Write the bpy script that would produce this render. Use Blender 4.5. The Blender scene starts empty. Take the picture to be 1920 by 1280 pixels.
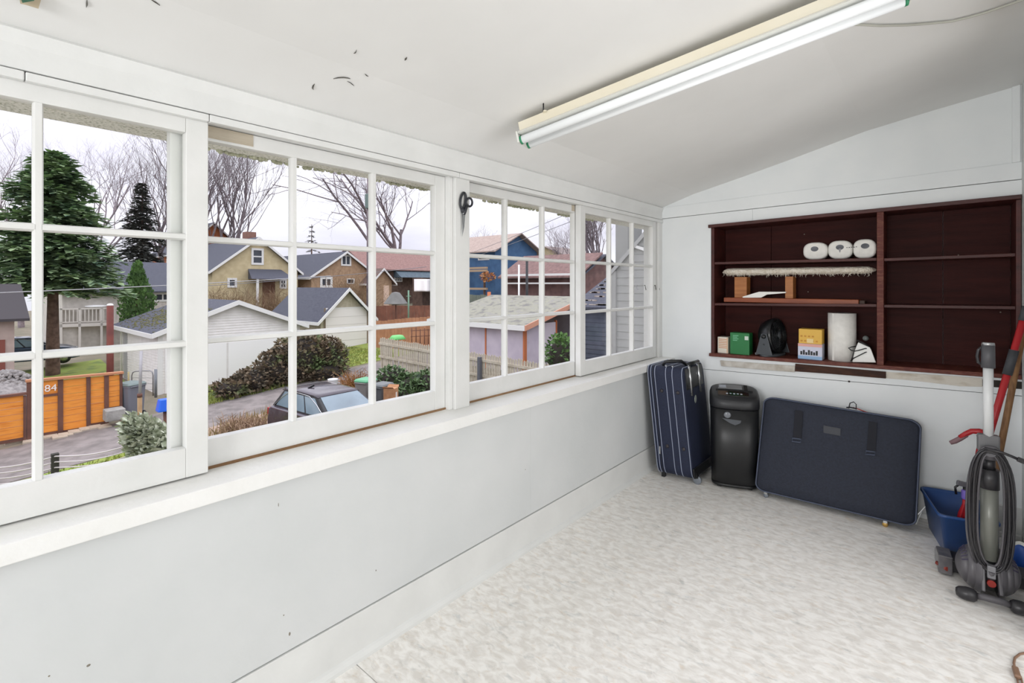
import bpy, bmesh, math, random
from mathutils import Vector, Matrix
random.seed(7)
scene = bpy.context.scene
COL = scene.collection

# ---------------------------------------------------------------- camera
FPX, HOR, EYE = 928.0, 533.0, 1.3          # focal length (px at 1920 wide), horizon row, eye height
YAW = math.atan(798 / 928)
cs, sn = math.cos(YAW), math.sin(YAW)
cam = bpy.data.cameras.new('camera')
cam.sensor_width = 36
cam.lens = FPX / 1920 * 36
cam.shift_y = -(640 - HOR) / 1920
cam.clip_start, cam.clip_end = .02, 500
camo = bpy.data.objects.new('camera', cam)
camo.location = (0, 0, EYE)
camo.rotation_euler = (math.pi / 2, 0, YAW)
COL.objects.link(camo)
scene.camera = camo

# ---------------------------------------------------------------- sky, lights, exposure
scene.view_settings.view_transform = 'Standard'
scene.view_settings.look = 'None'
scene.view_settings.gamma = 1
scene.view_settings.use_curve_mapping = False
scene.view_settings.exposure = 0.0
W = bpy.data.worlds.new('overcast')
scene.world = W
W.use_nodes = True
nt = W.node_tree
for n in list(nt.nodes): nt.nodes.remove(n)
def wn(t, **k):
    n = nt.nodes.new(t)
    for a, b in k.items(): setattr(n, a, b)
    return n
out = wn('ShaderNodeOutputWorld'); bg = wn('ShaderNodeBackground')
tc = wn('ShaderNodeTexCoord'); mp = wn('ShaderNodeMapping')
mp.inputs['Scale'].default_value = (1.2, 1.2, 4.5)
nz = wn('ShaderNodeTexNoise'); nz.inputs['Scale'].default_value = 2.2; nz.inputs['Detail'].default_value = 5
cr = wn('ShaderNodeValToRGB')
cr.color_ramp.elements[0].position = .36; cr.color_ramp.elements[0].color = (.62, .61, .71, 1)
cr.color_ramp.elements[1].position = .64; cr.color_ramp.elements[1].color = (.80, .80, .87, 1)
nt.links.new(tc.outputs['Generated'], mp.inputs['Vector']); nt.links.new(mp.outputs['Vector'], nz.inputs['Vector'])
nt.links.new(nz.outputs['Fac'], cr.inputs['Fac']); nt.links.new(cr.outputs['Color'], bg.inputs['Color'])
# standard overcast sky: three times as bright overhead as at the horizon, L = Lh (1 + 2 sin elevation)
sp = wn('ShaderNodeSeparateXYZ'); cl = wn('ShaderNodeClamp'); ma = wn('ShaderNodeMath', operation='MULTIPLY_ADD')
nt.links.new(tc.outputs['Generated'], sp.inputs[0]); nt.links.new(sp.outputs['Z'], cl.inputs['Value'])
SKY = 1.22
nt.links.new(cl.outputs[0], ma.inputs[0]); ma.inputs[1].default_value = 2 * SKY; ma.inputs[2].default_value = SKY
nt.links.new(ma.outputs[0], bg.inputs['Strength'])
nt.links.new(bg.outputs[0], out.inputs[0])

def area_lamp(name, loc, target, sx, sy, power, col=(1, 1, 1), spread=180):
    l = bpy.data.lights.new(name, 'AREA'); l.shape = 'RECTANGLE'; l.size, l.size_y = sx, sy
    l.energy = power; l.color = col; l.spread = math.radians(spread)
    o = bpy.data.objects.new(name, l); o.location = loc
    o.rotation_euler = (Vector(target) - Vector(loc)).to_track_quat('-Z', 'Y').to_euler()
    COL.objects.link(o); return o
# added fill lamps, unseen: one behind the right-hand opening, one behind the camera
area_lamp('added_side_fill', (1.15, 1.45, 1.1), (-1.5, 1.75, .9), 1.9, 1.8, 30, (1, .995, 1.0))
area_lamp('added_rear_fill', (-.40, -2.3, 1.45), (-.40, 3.6, 1.3), 1.0, .9, 33, (1, .995, 1.0), 130)

# ---------------------------------------------------------------- helpers
def ray(x, y):
    t = (x - 960) / FPX
    return Vector((t * cs - sn, t * sn + cs, (HOR - y) / FPX))
CAM = Vector((0, 0, EYE))
def at(x, y, d): return CAM + ray(x, y) * d                       # point at a depth along the view axis
def onX(x, y, X): r = ray(x, y); return CAM + r * (X / r.x)
def onY(x, y, Y): r = ray(x, y); return CAM + r * (Y / r.y)
def onZ(x, y, Z=0): r = ray(x, y); return CAM + r * ((Z - EYE) / r.z)
G0, GS = -3.7, .08                                                 # the yard slopes up to the north
def gz(X, Y): return G0 + GS * Y
def ground(x, y): r = ray(x, y); k = (G0 - EYE) / (r.z - GS * r.y); return CAM + r * k

ORG = {}
def V(*a): return Vector(a if len(a) > 1 else a[0])
class MB:
    def __init__(s): s.v = []; s.f = []; s.sm = []
    def add(s, vs, fs, M=None, smooth=False):
        n = len(s.v)
        s.v += [(M @ Vector(p)) if M else Vector(p) for p in vs]
        s.f += [[n + i for i in f] for f in fs]; s.sm += [smooth] * len(fs)
        return s
    def box(s, x0, x1, y0, y1, z0, z1, M=None):
        v = [(x, y, z) for x in (x0, x1) for y in (y0, y1) for z in (z0, z1)]
        return s.add(v, [(0, 1, 3, 2), (4, 6, 7, 5), (0, 4, 5, 1), (2, 3, 7, 6), (0, 2, 6, 4), (1, 5, 7, 3)], M)
    def cbox(s, c, sx, sy, sz, M=None):
        return s.box(c[0] - sx / 2, c[0] + sx / 2, c[1] - sy / 2, c[1] + sy / 2, c[2] - sz / 2, c[2] + sz / 2, M)
    def bar(s, p, q, w, h, up=(0, 0, 1)):
        p, q = Vector(p), Vector(q); d = (q - p).normalized(); u = Vector(up)
        r = d.cross(u)
        if r.length < 1e-4: r = d.cross(Vector((1, 0, 0)))
        r.normalize(); u = r.cross(d)
        v = [a + r * (i * w / 2) + u * (j * h / 2) for a in (p, q) for i in (-1, 1) for j in (-1, 1)]
        return s.add(v, [(0, 1, 3, 2), (4, 6, 7, 5), (0, 4, 5, 1), (2, 3, 7, 6), (0, 2, 6, 4), (1, 5, 7, 3)])
    def tube(s, pts, r, n=8, cap=True, closed=False):
        pts = [Vector(p) for p in pts]; m = len(pts)
        rr = r if isinstance(r, (list, tuple)) else [r] * m
        t0 = (pts[1] - pts[0]).normalized()
        a = t0.orthogonal().normalized(); vs = []
        for i, p in enumerate(pts):
            if closed: t = (pts[(i + 1) % m] - pts[i - 1])
            else: t = pts[min(i + 1, m - 1)] - pts[max(i - 1, 0)]
            t = t.normalized() if t.length > 1e-9 else t0
            a = (a - t * a.dot(t)); a = a.normalized() if a.length > 1e-6 else t.orthogonal().normalized()
            b = t.cross(a)
            vs += [p + (a * math.cos(2 * math.pi * k / n) + b * math.sin(2 * math.pi * k / n)) * rr[i] for k in range(n)]
        fs = []
        for i in range(m if closed else m - 1):
            j = (i + 1) % m
            fs += [(i * n + k, i * n + (k + 1) % n, j * n + (k + 1) % n, j * n + k) for k in range(n)]
        s.add(vs, fs, None, n > 4)
        if cap and not closed:
            b0 = len(s.v) - m * n
            s.f += [[b0 + k for k in reversed(range(n))], [b0 + (m - 1) * n + k for k in range(n)]]; s.sm += [False, False]
        return s
    def lathe(s, prof, n=24, M=None, smooth=True):
        m = len(prof); vs = []
        for r, z in prof: vs += [(max(r, 1e-5) * math.cos(2 * math.pi * k / n), max(r, 1e-5) * math.sin(2 * math.pi * k / n), z) for k in range(n)]
        fs = [(i * n + k, i * n + (k + 1) % n, (i + 1) * n + (k + 1) % n, (i + 1) * n + k) for i in range(m - 1) for k in range(n)]
        return s.add(vs, fs, M, smooth)
    def prism(s, poly, h0, h1, M=None):
        n = len(poly)
        vs = [(a, b, h0) for a, b in poly] + [(a, b, h1) for a, b in poly]
        fs = [tuple(reversed(range(n))), tuple(range(n, 2 * n))] + [(i, (i + 1) % n, n + (i + 1) % n, n + i) for i in range(n)]
        return s.add(vs, fs, M)
    def loft(s, rings, cap=True, smooth=True):
        n = len(rings[0]); vs = [p for r in rings for p in r]
        fs = [(i * n + k, i * n + (k + 1) % n, (i + 1) * n + (k + 1) % n, (i + 1) * n + k) for i in range(len(rings) - 1) for k in range(n)]
        s.add(vs, fs, None, smooth)
        if cap:
            b0 = len(s.v) - len(vs)
            s.f += [[b0 + k for k in reversed(range(n))], [b0 + (len(rings) - 1) * n + k for k in range(n)]]; s.sm += [False, False]
        return s
    def ball(s, c, rx, ry, rz, n=14, m=8, M=None):
        prof = []; vs = []
        for i in range(m + 1):
            a = math.pi * i / m - math.pi / 2
            for k in range(n):
                b = 2 * math.pi * k / n
                rr = max(math.cos(a), 1e-4)
                vs.append((c[0] + rx * rr * math.cos(b), c[1] + ry * rr * math.sin(b), c[2] + rz * math.sin(a)))
        fs = [(i * n + k, i * n + (k + 1) % n, (i + 1) * n + (k + 1) % n, (i + 1) * n + k) for i in range(m) for k in range(n)]
        return s.add(vs, fs, M, True)
    def build(s, name, mat, parent=None, bev=0, seg=2, kind=None, label=None, fix=True):
        me = bpy.data.meshes.new(name)
        if parent is not None: org = ORG[parent]
        else:
            xs = [p.x for p in s.v]; ys = [p.y for p in s.v]; zs = [p.z for p in s.v]
            org = Vector(((min(xs) + max(xs)) / 2, (min(ys) + max(ys)) / 2, min(zs)))
        me.from_pydata([tuple(p - org) for p in s.v], [], s.f)
        for p, q in zip(me.polygons, s.sm): p.use_smooth = q
        if fix and len(s.f) < 40000:
            b = bmesh.new(); b.from_mesh(me); bmesh.ops.recalc_face_normals(b, faces=b.faces); b.to_mesh(me); b.free()
        me.materials.append(mat)
        o = bpy.data.objects.new(name, me); COL.objects.link(o)
        if parent is not None: o.parent = parent
        else: o.location = org
        ORG[o] = org
        if bev:
            m = o.modifiers.new('bevel', 'BEVEL'); m.width = bev; m.segments = seg; m.limit_method = 'ANGLE'; m.angle_limit = .6
            m.harden_normals = False
        if kind: o['kind'] = kind
        if label: o['label'] = label
        return o
def tag(o, label, cat, group=None):
    o['label'] = label; o['category'] = cat
    if group: o['group'] = group
    return o
def thing(name, label=None, cat=None, loc=(0, 0, 0), rotz=0, group=None, kind=None, local=False):
    o = bpy.data.objects.new(name, None); COL.objects.link(o)
    o.location = loc; o.rotation_euler = (0, 0, rotz); o.empty_display_size = .05
    ORG[o] = Vector((0, 0, 0)) if local else Vector(loc)
    if label: o['label'] = label
    if cat: o['category'] = cat
    if group: o['group'] = group
    if kind: o['kind'] = kind
    return o
def struct(name, mb, mat, parent=None, bev=0):
    o = mb.build(name, mat, parent, bev)
    if parent is None: o['kind'] = 'structure'
    return o
def sgroup(name, loc=(0, 0, 0)): return thing(name, loc=loc, kind='structure')

# ---------------------------------------------------------------- materials
def newmat(name):
    m = bpy.data.materials.new(name); m.use_nodes = True
    return m, m.node_tree, m.node_tree.nodes['Principled BSDF']
def lin(c):
    f = lambda v: v / 12.92 if v <= .04045 else ((v + .055) / 1.055) ** 2.4
    return tuple(f(v / 255) for v in c) + (1,)
def mat(name, c1, c2=None, scale=8, rough=.6, bump=0, bscale=None, detail=4, lo=.35, hi=.65, stretch=None, metal=0, spec=.5, trans=0, coat=0, c3=None):
    m, t, b = newmat(name)
    L = t.links.new
    b.inputs['Roughness'].default_value = rough; b.inputs['Metallic'].default_value = metal
    b.inputs['Specular IOR Level'].default_value = spec
    b.inputs['Base Color'].default_value = lin(c1)
    if coat: b.inputs['Coat Weight'].default_value = coat
    if c2 or bump:
        tc = t.nodes.new('ShaderNodeTexCoord'); mp = t.nodes.new('ShaderNodeMapping')
        if stretch: mp.inputs['Scale'].default_value = stretch
        L(tc.outputs['Object'], mp.inputs['Vector'])
    if c2:
        n = t.nodes.new('ShaderNodeTexNoise'); n.inputs['Scale'].default_value = scale; n.inputs['Detail'].default_value = detail
        r = t.nodes.new('ShaderNodeValToRGB')
        r.color_ramp.elements[0].position = lo; r.color_ramp.elements[0].color = lin(c1)
        r.color_ramp.elements[1].position = hi; r.color_ramp.elements[1].color = lin(c2)
        if c3:
            e = r.color_ramp.elements.new((lo + hi) / 2); e.color = lin(c3)
        L(mp.outputs['Vector'], n.inputs['Vector']); L(n.outputs['Fac'], r.inputs['Fac']); L(r.outputs['Color'], b.inputs['Base Color'])
    if bump:
        n2 = t.nodes.new('ShaderNodeTexNoise'); n2.inputs['Scale'].default_value = bscale or scale; n2.inputs['Detail'].default_value = detail
        bp = t.nodes.new('ShaderNodeBump'); bp.inputs['Strength'].default_value = bump; bp.inputs['Distance'].default_value = .02
        L(mp.outputs['Vector'], n2.inputs['Vector']); L(n2.outputs['Fac'], bp.inputs['Height']); L(bp.outputs['Normal'], b.inputs['Normal'])
    return m
def glassmat(name, tint=(1, 1, 1), gl=.06, rough=.0):
    m, t, b = newmat(name); L = t.links.new
    t.nodes.remove(b)
    o = t.nodes['Material Output']
    tr = t.nodes.new('ShaderNodeBsdfTransparent'); tr.inputs[0].default_value = tint + (1,)
    g = t.nodes.new('ShaderNodeBsdfGlossy'); g.inputs['Roughness'].default_value = rough
    lw = t.nodes.new('ShaderNodeLayerWeight'); lw.inputs['Blend'].default_value = .12
    mx = t.nodes.new('ShaderNodeMixShader'); mu = t.nodes.new('ShaderNodeMath'); mu.operation = 'MULTIPLY'; mu.inputs[1].default_value = gl * 4
    L(lw.outputs['Fresnel'], mu.inputs[0]); L(mu.outputs[0], mx.inputs['Fac'])
    L(tr.outputs[0], mx.inputs[1]); L(g.outputs[0], mx.inputs[2]); L(mx.outputs[0], o.inputs['Surface'])
    return m
M = {}
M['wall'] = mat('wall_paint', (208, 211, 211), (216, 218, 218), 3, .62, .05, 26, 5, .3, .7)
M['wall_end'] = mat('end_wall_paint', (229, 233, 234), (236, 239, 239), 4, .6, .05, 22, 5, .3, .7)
M['ceil'] = mat('ceiling_paint', (230, 230, 228), (237, 237, 235), 2.2, .75, .10, 5, 3, .3, .7)
M['trim'] = mat('trim_paint', (220, 221, 219), (228, 229, 227), 6, .5, .05, 40, 4, .3, .7)
M['sash'] = mat('sash_paint', (220, 221, 218), (228, 228, 226), 6, .48, .04, 50, 4, .3, .65)
M['sill'] = mat('sill_paint', (236, 236, 233), (242, 242, 240), 7, .45, .1, 40, 4, .3, .7)
M['crack'] = mat('dark_gap', (58, 52, 46), (40, 36, 32), 20, .9)
M['bare'] = mat('bare_wood', (196, 186, 168), (182, 170, 150), 5, .7, .2, 40, 4, .3, .7, (8, 1, 8))
M['track'] = mat('worn_track_wood', (112, 80, 52), (150, 118, 84), 12, .8, .4, 60, 4, .3, .7, (1, .12, 1))
M['glass'] = glassmat('window_glass', (.985, .99, .985), .05)
# ================================================================ ROOM SHELL
YE, XR, YB = 3.6, .325, -2.6              # end wall, house-side wall, back wall
def ez(x, y): return onY(x, y, YE)
# ceiling: sloped, slightly bowed, seen profile extruded along the porch
cp = [ez(1240, 390), ez(1300, 364), ez(1400, 329), ez(1485, 298), ez(1623, 246), ez(1750, 207), ez(1895, 165)]
prof = [(p.x, p.z) for p in cp]
prof = [(-1.72, prof[0][1] - .03)] + prof + [(XR + .12, prof[-1][1] + .03)]
def ceil_z(X):
    for (a, za), (b, zb) in zip(prof, prof[1:]):
        if a <= X <= b: return za + (zb - za) * (X - a) / (b - a)
    return prof[-1][1]
mb = MB(); n = len(prof)
vs = [(x, y, z) for y in (YB - .1, YE + .35) for x, z in prof] + [(x, y, z + .06) for y in (YB - .1, YE + .35) for x, z in prof]
fs = []
for k, flip in ((0, 1), (2, 0)):
    for i in range(n - 1):
        q = (k * n + i, k * n + i + 1, (k + 1) * n + i + 1, (k + 1) * n + i); fs.append(q)
for a in (0, 1):
    for i in range(n - 1): fs.append((a * n + i, a * n + i + 1, (a + 2) * n + i + 1, (a + 2) * n + i))
fs += [(0, n, 3 * n, 2 * n), (n - 1, 2 * n - 1, 4 * n - 1, 3 * n - 1)]
mb.add(vs, fs)
ceiling = struct('ceiling', mb, M['ceil'])

# floor: marbled sheet vinyl in two sheets with an open seam
def floor_mat():
    m, t, b = newmat('marbled_vinyl'); L = t.links.new; N = t.nodes.new
    tc = N('ShaderNodeTexCoord'); mp = N('ShaderNodeMapping'); L(tc.outputs['Object'], mp.inputs['Vector'])
    mp.inputs['Rotation'].default_value = (0, 0, -.35); mp.inputs['Scale'].default_value = (.8, 1.5, 1)
    def noise(s, d, dist=0):
        n = N('ShaderNodeTexNoise'); n.inputs['Scale'].default_value = s; n.inputs['Detail'].default_value = d
        n.inputs['Distortion'].default_value = dist; n.inputs['Roughness'].default_value = .62
        L(mp.outputs['Vector'], n.inputs['Vector']); return n
    def ramp(n, a, b2, c, d):
        r = N('ShaderNodeValToRGB'); r.color_ramp.elements[0].position = a; r.color_ramp.elements[0].color = lin(c)
        r.color_ramp.elements[1].position = b2; r.color_ramp.elements[1].color = lin(d); L(n.outputs['Fac'], r.inputs['Fac']); return r
    r1 = ramp(noise(26, 9, .5), .38, .60, (230, 226, 220), (253, 251, 247))
    r2 = ramp(noise(15, 8, .9), .57, .70, (255, 255, 255), (206, 210, 212))
    r3 = ramp(noise(19.3, 7, .8), .56, .72, (255, 255, 255), (236, 226, 214))
    def mul(a, bb):
        x = N('ShaderNodeMix'); x.data_type = 'RGBA'; x.blend_type = 'MULTIPLY'; x.inputs['Factor'].default_value = .65
        L(a, x.inputs[6]); L(bb, x.inputs[7]); return x.outputs[2]
    L(mul(mul(r1.outputs['Color'], r2.outputs['Color']), r3.outputs['Color']), b.inputs['Base Color'])
    b.inputs['Roughness'].default_value = .42; b.inputs['Specular IOR Level'].default_value = .35
    n2 = noise(30, 3); bp = N('ShaderNodeBump'); bp.inputs['Strength'].default_value = .08
    L(n2.outputs['Fac'], bp.inputs['Height']); L(bp.outputs['Normal'], b.inputs['Normal'])
    return m
M['floor'] = floor_mat()
fl = sgroup('floor')
seamY = onZ(685, 1260).y
struct('subfloor', MB().box(-1.7, XR + .1, YB - .1, YE + .3, -.12, -.006), M['crack'], fl)
struct('vinyl_sheet', MB().box(-1.6, XR, seamY + .0015, YE, -.006, 0), M['floor'], fl)
struct('vinyl_sheet', MB().box(-1.6, XR, YB, seamY - .0015, -.006, 0), M['floor'], fl)

# window-side wall below the sill
wl = sgroup('wall_left', (-1.6, .5, 0))
struct('core', MB().box(-1.70, -1.54, YB - .1, YE + .2, -.1, .70), M['crack'], wl)
pb = [YB, -.95, onX(995, 850, -1.525).y, YE]
for a, b in zip(pb, pb[1:]):
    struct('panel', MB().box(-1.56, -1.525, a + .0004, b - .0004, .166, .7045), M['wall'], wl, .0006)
M['chip'] = mat('paint_chip', (150, 142, 128), (112, 106, 96), 60, .9)
for x, y, a, b in ((543, 1188, .003, .006), (532, 1153, .002, .002), (370, 932, .0025, .0025), (92, 1267, .002, .002), (944, 1000, .001, .002), (646, 1192, .002, .003), (166, 1247, .004, .003), (522, 946, .001, .006), (705, 1069, .002, .003), (985, 880, .0015, .003)):
    c = onX(x, y, -1.525); struct('paint_chip', MB().ball(c, .0012, a, b, 8, 5), M['chip'], wl)
struct('exterior_cladding', MB().box(-1.74, -1.70, YB - .1, YE + .2, -3.7, .72), mat('outer_stucco', (188, 186, 172), (150, 150, 138), 60, .9, .5, 80), wl)
struct('baseboard_left', MB().box(-1.56, -1.52, YB, YE, 0, .162), M['trim'], None, .002)
q = [(-1.53, 0), (-1.507, 0), (-1.508, .012), (-1.514, .024), (-1.521, .031), (-1.53, .032)]
struct('trim_1', MB().add([(x, y, z) for y in (YB, YE) for x, z in q], [tuple(range(6)), tuple(range(11, 5, -1))] + [(i, (i + 1) % 6, 6 + (i + 1) % 6, 6 + i) for i in range(6)]), M['trim'])
# sill (stool) and header
sl = sgroup('trim_2', (-1.6, .5, .7))
struct('sill_board', MB().box(-1.70, -1.49, YB, YE, .706, .752), M['sill'], sl, .003)
struct('sash_track', MB().box(-1.644, -1.637, YB, YE, .752, .760), M['track'], sl)
struct('sash_track', MB().box(-1.70, -1.644, YB, YE, .752, .755), M['track'], sl)
hd = sgroup('trim_3', (-1.6, .5, 1.77))
struct('header_board', MB().box(-1.74, -1.585, YB, YE, 1.790, 1.87), M['trim'], hd, .002)
struct('crown_strip', MB().add([(x, y, z) for y in (YB, YE) for x, z in [(-1.60, 1.845), (-1.585, 1.845), (-1.574, 1.876), (-1.60, 1.90)]], [(0, 1, 2, 3), (7, 6, 5, 4), (0, 4, 5, 1), (1, 5, 6, 2), (2, 6, 7, 3), (3, 7, 4, 0)]), M['trim'], hd)
jn = [YB, onX(47, 135, -1.58).y, onX(393, 222, -1.58).y, onX(862, 330, -1.58).y, onX(1105, 384, -1.58).y]
jn = sorted(jn) + [YE]
for i, (a, b) in enumerate(zip(jn, jn[1:])):
    struct('stop_strip', MB().box(-1.60, -1.580, a + .0008, b - .0008, 1.766, 1.7868 - .0006 * (i % 2)), M['trim'], hd, .0025)
struct('gap_backing', MB().box(-1.70, -1.5995, YB, YE, 1.7845, 1.7905), M['crack'], hd)
struct('head_board', MB().box(-1.70, -1.600, YB, YE, 1.7735, 1.7845), M['trim'], hd)

# posts between window bays and side jambs
pY = [(1.480, 1.566), (-.600, -.520), (-2.6, -2.54)]
for i, (a, b) in enumerate(pY):
    p = sgroup('trim_%d' % (4 + i), (-1.65, (a + b) / 2, .75))
    struct('post', MB().box(-1.70, -1.598, a, b, .752, 1.79), M['sash'], p, .002)
    struct('jamb_strip', MB().box(-1.70, -1.615, a - .022, a - .001, .752, 1.79), M['sash'], p, .002)
pj = sgroup('trim_7', (-1.62, YE - .05, .75))
struct('jamb', MB().box(-1.70, -1.615, 3.522, YE, .752, 1.79), M['sash'], pj, .002)
struct('stop', MB().box(-1.615, -1.588, 3.542, YE, .752, 1.79), M['sash'], pj, .002)

# sashes: three by three panes each
def sash(num, y0, y1, d, bare=None):
    w = sgroup('window_%d' % num, (-d - .017, (y0 + y1) / 2, .755))
    xa, xb = -d - .035, -d
    z0, z1 = .757, 1.772
    st, tr, br = .056, .045, .083
    for a, b in ((y0, y0 + st), (y1 - st, y1)): struct('stile', MB().box(xa, xb, a, b, z0, z1), M['sash'], w, .002)
    struct('rail', MB().box(xa, xb - .0004, y0 + st, y1 - st, z1 - tr, z1), M['sash'], w, .002)
    struct('rail', MB().box(xa, xb - .0004, y0 + st, y1 - st, z0, z0 + br), M['sash'], w, .002)
    gy0, gy1, gz0, gz1 = y0 + st, y1 - st, z0 + br, z1 - tr
    mw = .019
    pw = (gy1 - gy0 - 2 * mw) / 3; ph = (gz1 - gz0 - 2 * mw) / 3
    for k in (1, 2):
        a = gy0 + k * pw + (k - 1) * mw
        poly = [(-.0095, -.030), (-.0095, -.012), (-.006, -.001), (.006, -.001), (.0095, -.012), (.0095, -.030)]
        m = MB(); m.prism([(xb + v_, a + mw / 2 + u) for u, v_ in poly], gz0, gz1); struct('muntin', m, M['sash'], w)
    for k in (1, 2):
        c = gz0 + k * ph + (k - .5) * mw
        m = MB()
        for j in range(3):
            ya = gy0 + j * (pw + mw); yb = ya + pw
            vv = [(xb + v_, y, c + u) for y in (ya - .004, yb + .004) for u, v_ in poly]
            m.add(vv, [tuple(range(6)), tuple(range(11, 5, -1))] + [(i, (i + 1) % 6, 6 + (i + 1) % 6, 6 + i) for i in range(6)])
        struct('muntin', m, M['sash'], w)
    for i in range(3):
        for j in range(3):
            ya = gy0 + j * (pw + mw); za = gz0 + i * (ph + mw)
            struct('pane', MB().box(xa + .012, xa + .015, ya - .004, ya + pw + .004, za - .004, za + ph + .004), M['glass'], w)
    if bare: struct('bare_strip', MB().box(xb - .001, xb + .0012, bare[0], bare[1], z1 - tr + .008, z1 - .001), M['bare'], w)['label'] = 'unpainted wood strip'
    return w
sash(1, -.510, .513, 1.600)
sash(2, .430, 1.457, 1.641, (.516, onX(475, 260, -1.64).y))
sash(3, 1.512, 2.537, 1.641, (onX(1072, 400, -1.64).y, 2.480))
s4 = sash(4, 2.480, 3.518, 1.600)
sash(5, -1.62, -.602, 1.641)
sash(6, -2.56, -1.55, 1.600)
# hook latches on the end sash
for xx, yy in ((1209, 540), (1228, 540), (1235, 542)):
    c = onX(xx, yy, -1.594)
    m = MB().tube([c + V(0, 0, .02), c + V(.004, 0, .012), c + V(.006, 0, 0), c + V(.003, .012, -.012), c + V(0, .02, -.006)], .0022, 6)
    m.ball(c + V(0, 0, .02), .004, .004, .004, 8, 5)
    struct('latch_hook', m, mat('latch_iron', (70, 66, 60), None, rough=.4, metal=.8) if 'latch' not in M else M['latch'], s4)

# end wall: boards around the bookcase opening
we = sgroup('wall_end', (-.6, YE, 0))
MY = Matrix(((1, 0, 0, 0), (0, 0, 1, 0), (0, 1, 0, 0), (0, 0, 0, 1)))     # prism (x, z) -> extrude along y
def wpoly(pts, y0=YE, y1=None): return MB().prism(pts, y0, y1 or YE + .03, MY)
def lz(x0, y0, x1, y1):                                                   # a (slightly sloping) horizontal line on the end wall
    a, b = ez(x0, y0), ez(x1, y1)
    return lambda X: a.z + (b.z - a.z) * (X - a.x) / (b.x - a.x)
Lwain = lz(1320, 691.9, 1920, 742.7); Lseam = lz(1310, 402.8, 1920, 335.6)
Lfr = lambda X: ez(1240, 390).z + .022 * (X + 1.6)
BX0, BX1 = ez(1334, 500).x, XR - .002                                     # bookcase opening
Lbt = lz(1330, 423, 1920, 366)
Lbb = lambda X: .787 + .018 * (X - BX0)
XL = -1.62
g = .0016
struct('wainscot', wpoly([(XL, 0), (XR, 0), (XR, Lwain(XR) - g), (XL, Lwain(XL) - g)]), M['wall_end'], we)
struct('panel', wpoly([(XL, Lwain(XL) + g), (BX0 - .003, Lwain(BX0) + g), (BX0 - .003, Lseam(BX0) - g), (XL, Lseam(XL) - g)]), M['wall_end'], we)
struct('apron_board', wpoly([(BX0 - .003, Lwain(BX0) + g), (XR, Lwain(XR) + g), (XR, Lbb(XR)), (BX0 - .003, Lbb(BX0))]), M['wall_end'], we)
xj = ez(1411, 400).x
for a, b in ((BX0 - .003, xj - g / 2), (xj + g / 2, XR)):
    struct('panel', wpoly([(a, Lbt(a)), (b, Lbt(b)), (b, Lseam(b) - g), (a, Lseam(a) - g)]), M['wall_end'], we)
struct('frieze_board', wpoly([(XL, Lseam(XL) + g), (XR, Lseam(XR) + g), (XR, Lfr(XR)), (XL, Lfr(XL))], YE - .006), M['wall_end'], we, .002)
top = [(x, z + .02) for x, z in reversed(prof) if x < XR + .01]
struct('panel', wpoly([(XL, Lfr(XL)), (XR, Lfr(XR)), (XR, prof[-1][1])] + top), M['wall_end'], we)
a, b = ez(1897, 300).x, ez(1913, 300).x
struct('corner_batten', wpoly([(a, Lfr(a)), (b, Lfr(b)), (b, ceil_z(b)), (a, ceil_z(a))], YE - .012), M['wall_end'], we, .002)
struct('backing', MB().box(XL, XR + .1, YE + .03, YE + .05, -.1, .78).box(XL, XR + .1, YE + .03, YE + .05, 1.76, 2.4).box(XL, BX0 - .01, YE + .03, YE + .05, .7, 1.9), M['crack'], we)
struct('baseboard_end', MB().box(-1.52, XR, YE - .018, YE + .001, 0, .16), M['trim'], None, .002)
struct('trim_8', MB().box(-1.51, XR, YE - .032, YE - .018, 0, .03), M['trim'], None, .006)
wr = sgroup('wall_right', (XR, .5, 0))
DY0, DY1, DZ = .50, 2.55, 2.02                                          # unseen opening added to let the side fill lamp in
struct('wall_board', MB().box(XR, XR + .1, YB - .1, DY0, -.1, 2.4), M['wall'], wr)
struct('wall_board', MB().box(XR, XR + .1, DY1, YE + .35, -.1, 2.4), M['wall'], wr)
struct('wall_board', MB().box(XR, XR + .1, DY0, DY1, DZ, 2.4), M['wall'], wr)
dr = sgroup('door_added', (XR, 1.5, 0))  # casing of the opening added for the fill lamp
struct('added_door_casing', MB().box(XR - .012, XR + .11, DY0 - .07, DY0, 0, DZ + .07), M['trim'], dr, .002)
struct('added_door_casing', MB().box(XR - .012, XR + .11, DY1, DY1 + .07, 0, DZ + .07), M['trim'], dr, .002)
struct('added_door_casing', MB().box(XR - .012, XR + .11, DY0, DY1, DZ, DZ + .07), M['trim'], dr, .002)
hr = sgroup('wall_added_room', (1.0, 1.5, 0))  # unseen room shell added around the side fill lamp
struct('added_room_wall', MB().box(XR + .1, 1.6, DY0 - .3, DY0 - .2, -.1, 2.4), M['wall'], hr)
struct('added_room_wall', MB().box(XR + .1, 1.6, DY1 + .2, DY1 + .3, -.1, 2.4), M['wall'], hr)
struct('added_room_wall', MB().box(1.5, 1.6, DY0 - .2, DY1 + .2, -.1, 2.4), M['wall'], hr)
struct('added_room_ceiling', MB().box(XR + .1, 1.6, DY0 - .3, DY1 + .3, 2.3, 2.4), M['ceil'], hr)
struct('added_room_floor', MB().box(XR + .0, 1.6, DY0 - .3, DY1 + .3, -.1, -.001), mat('added_room_floorboards', (172, 138, 100), (150, 116, 80), 3, .5, .1, 20, 4, .3, .7, (6, 1, 1)), hr)
struct('wall_back', MB().box(-1.74, XR + .1, YB - .1, YB, -.1, 2.4), M['wall'])
struct('wall_outer', MB().box(-1.74, -1.70, YE - .0, YE + .35, -.1, 1.9).box(-1.74, XR + .1, YE + .33, YE + .37, -.1, 2.4), M['wall'])
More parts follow.
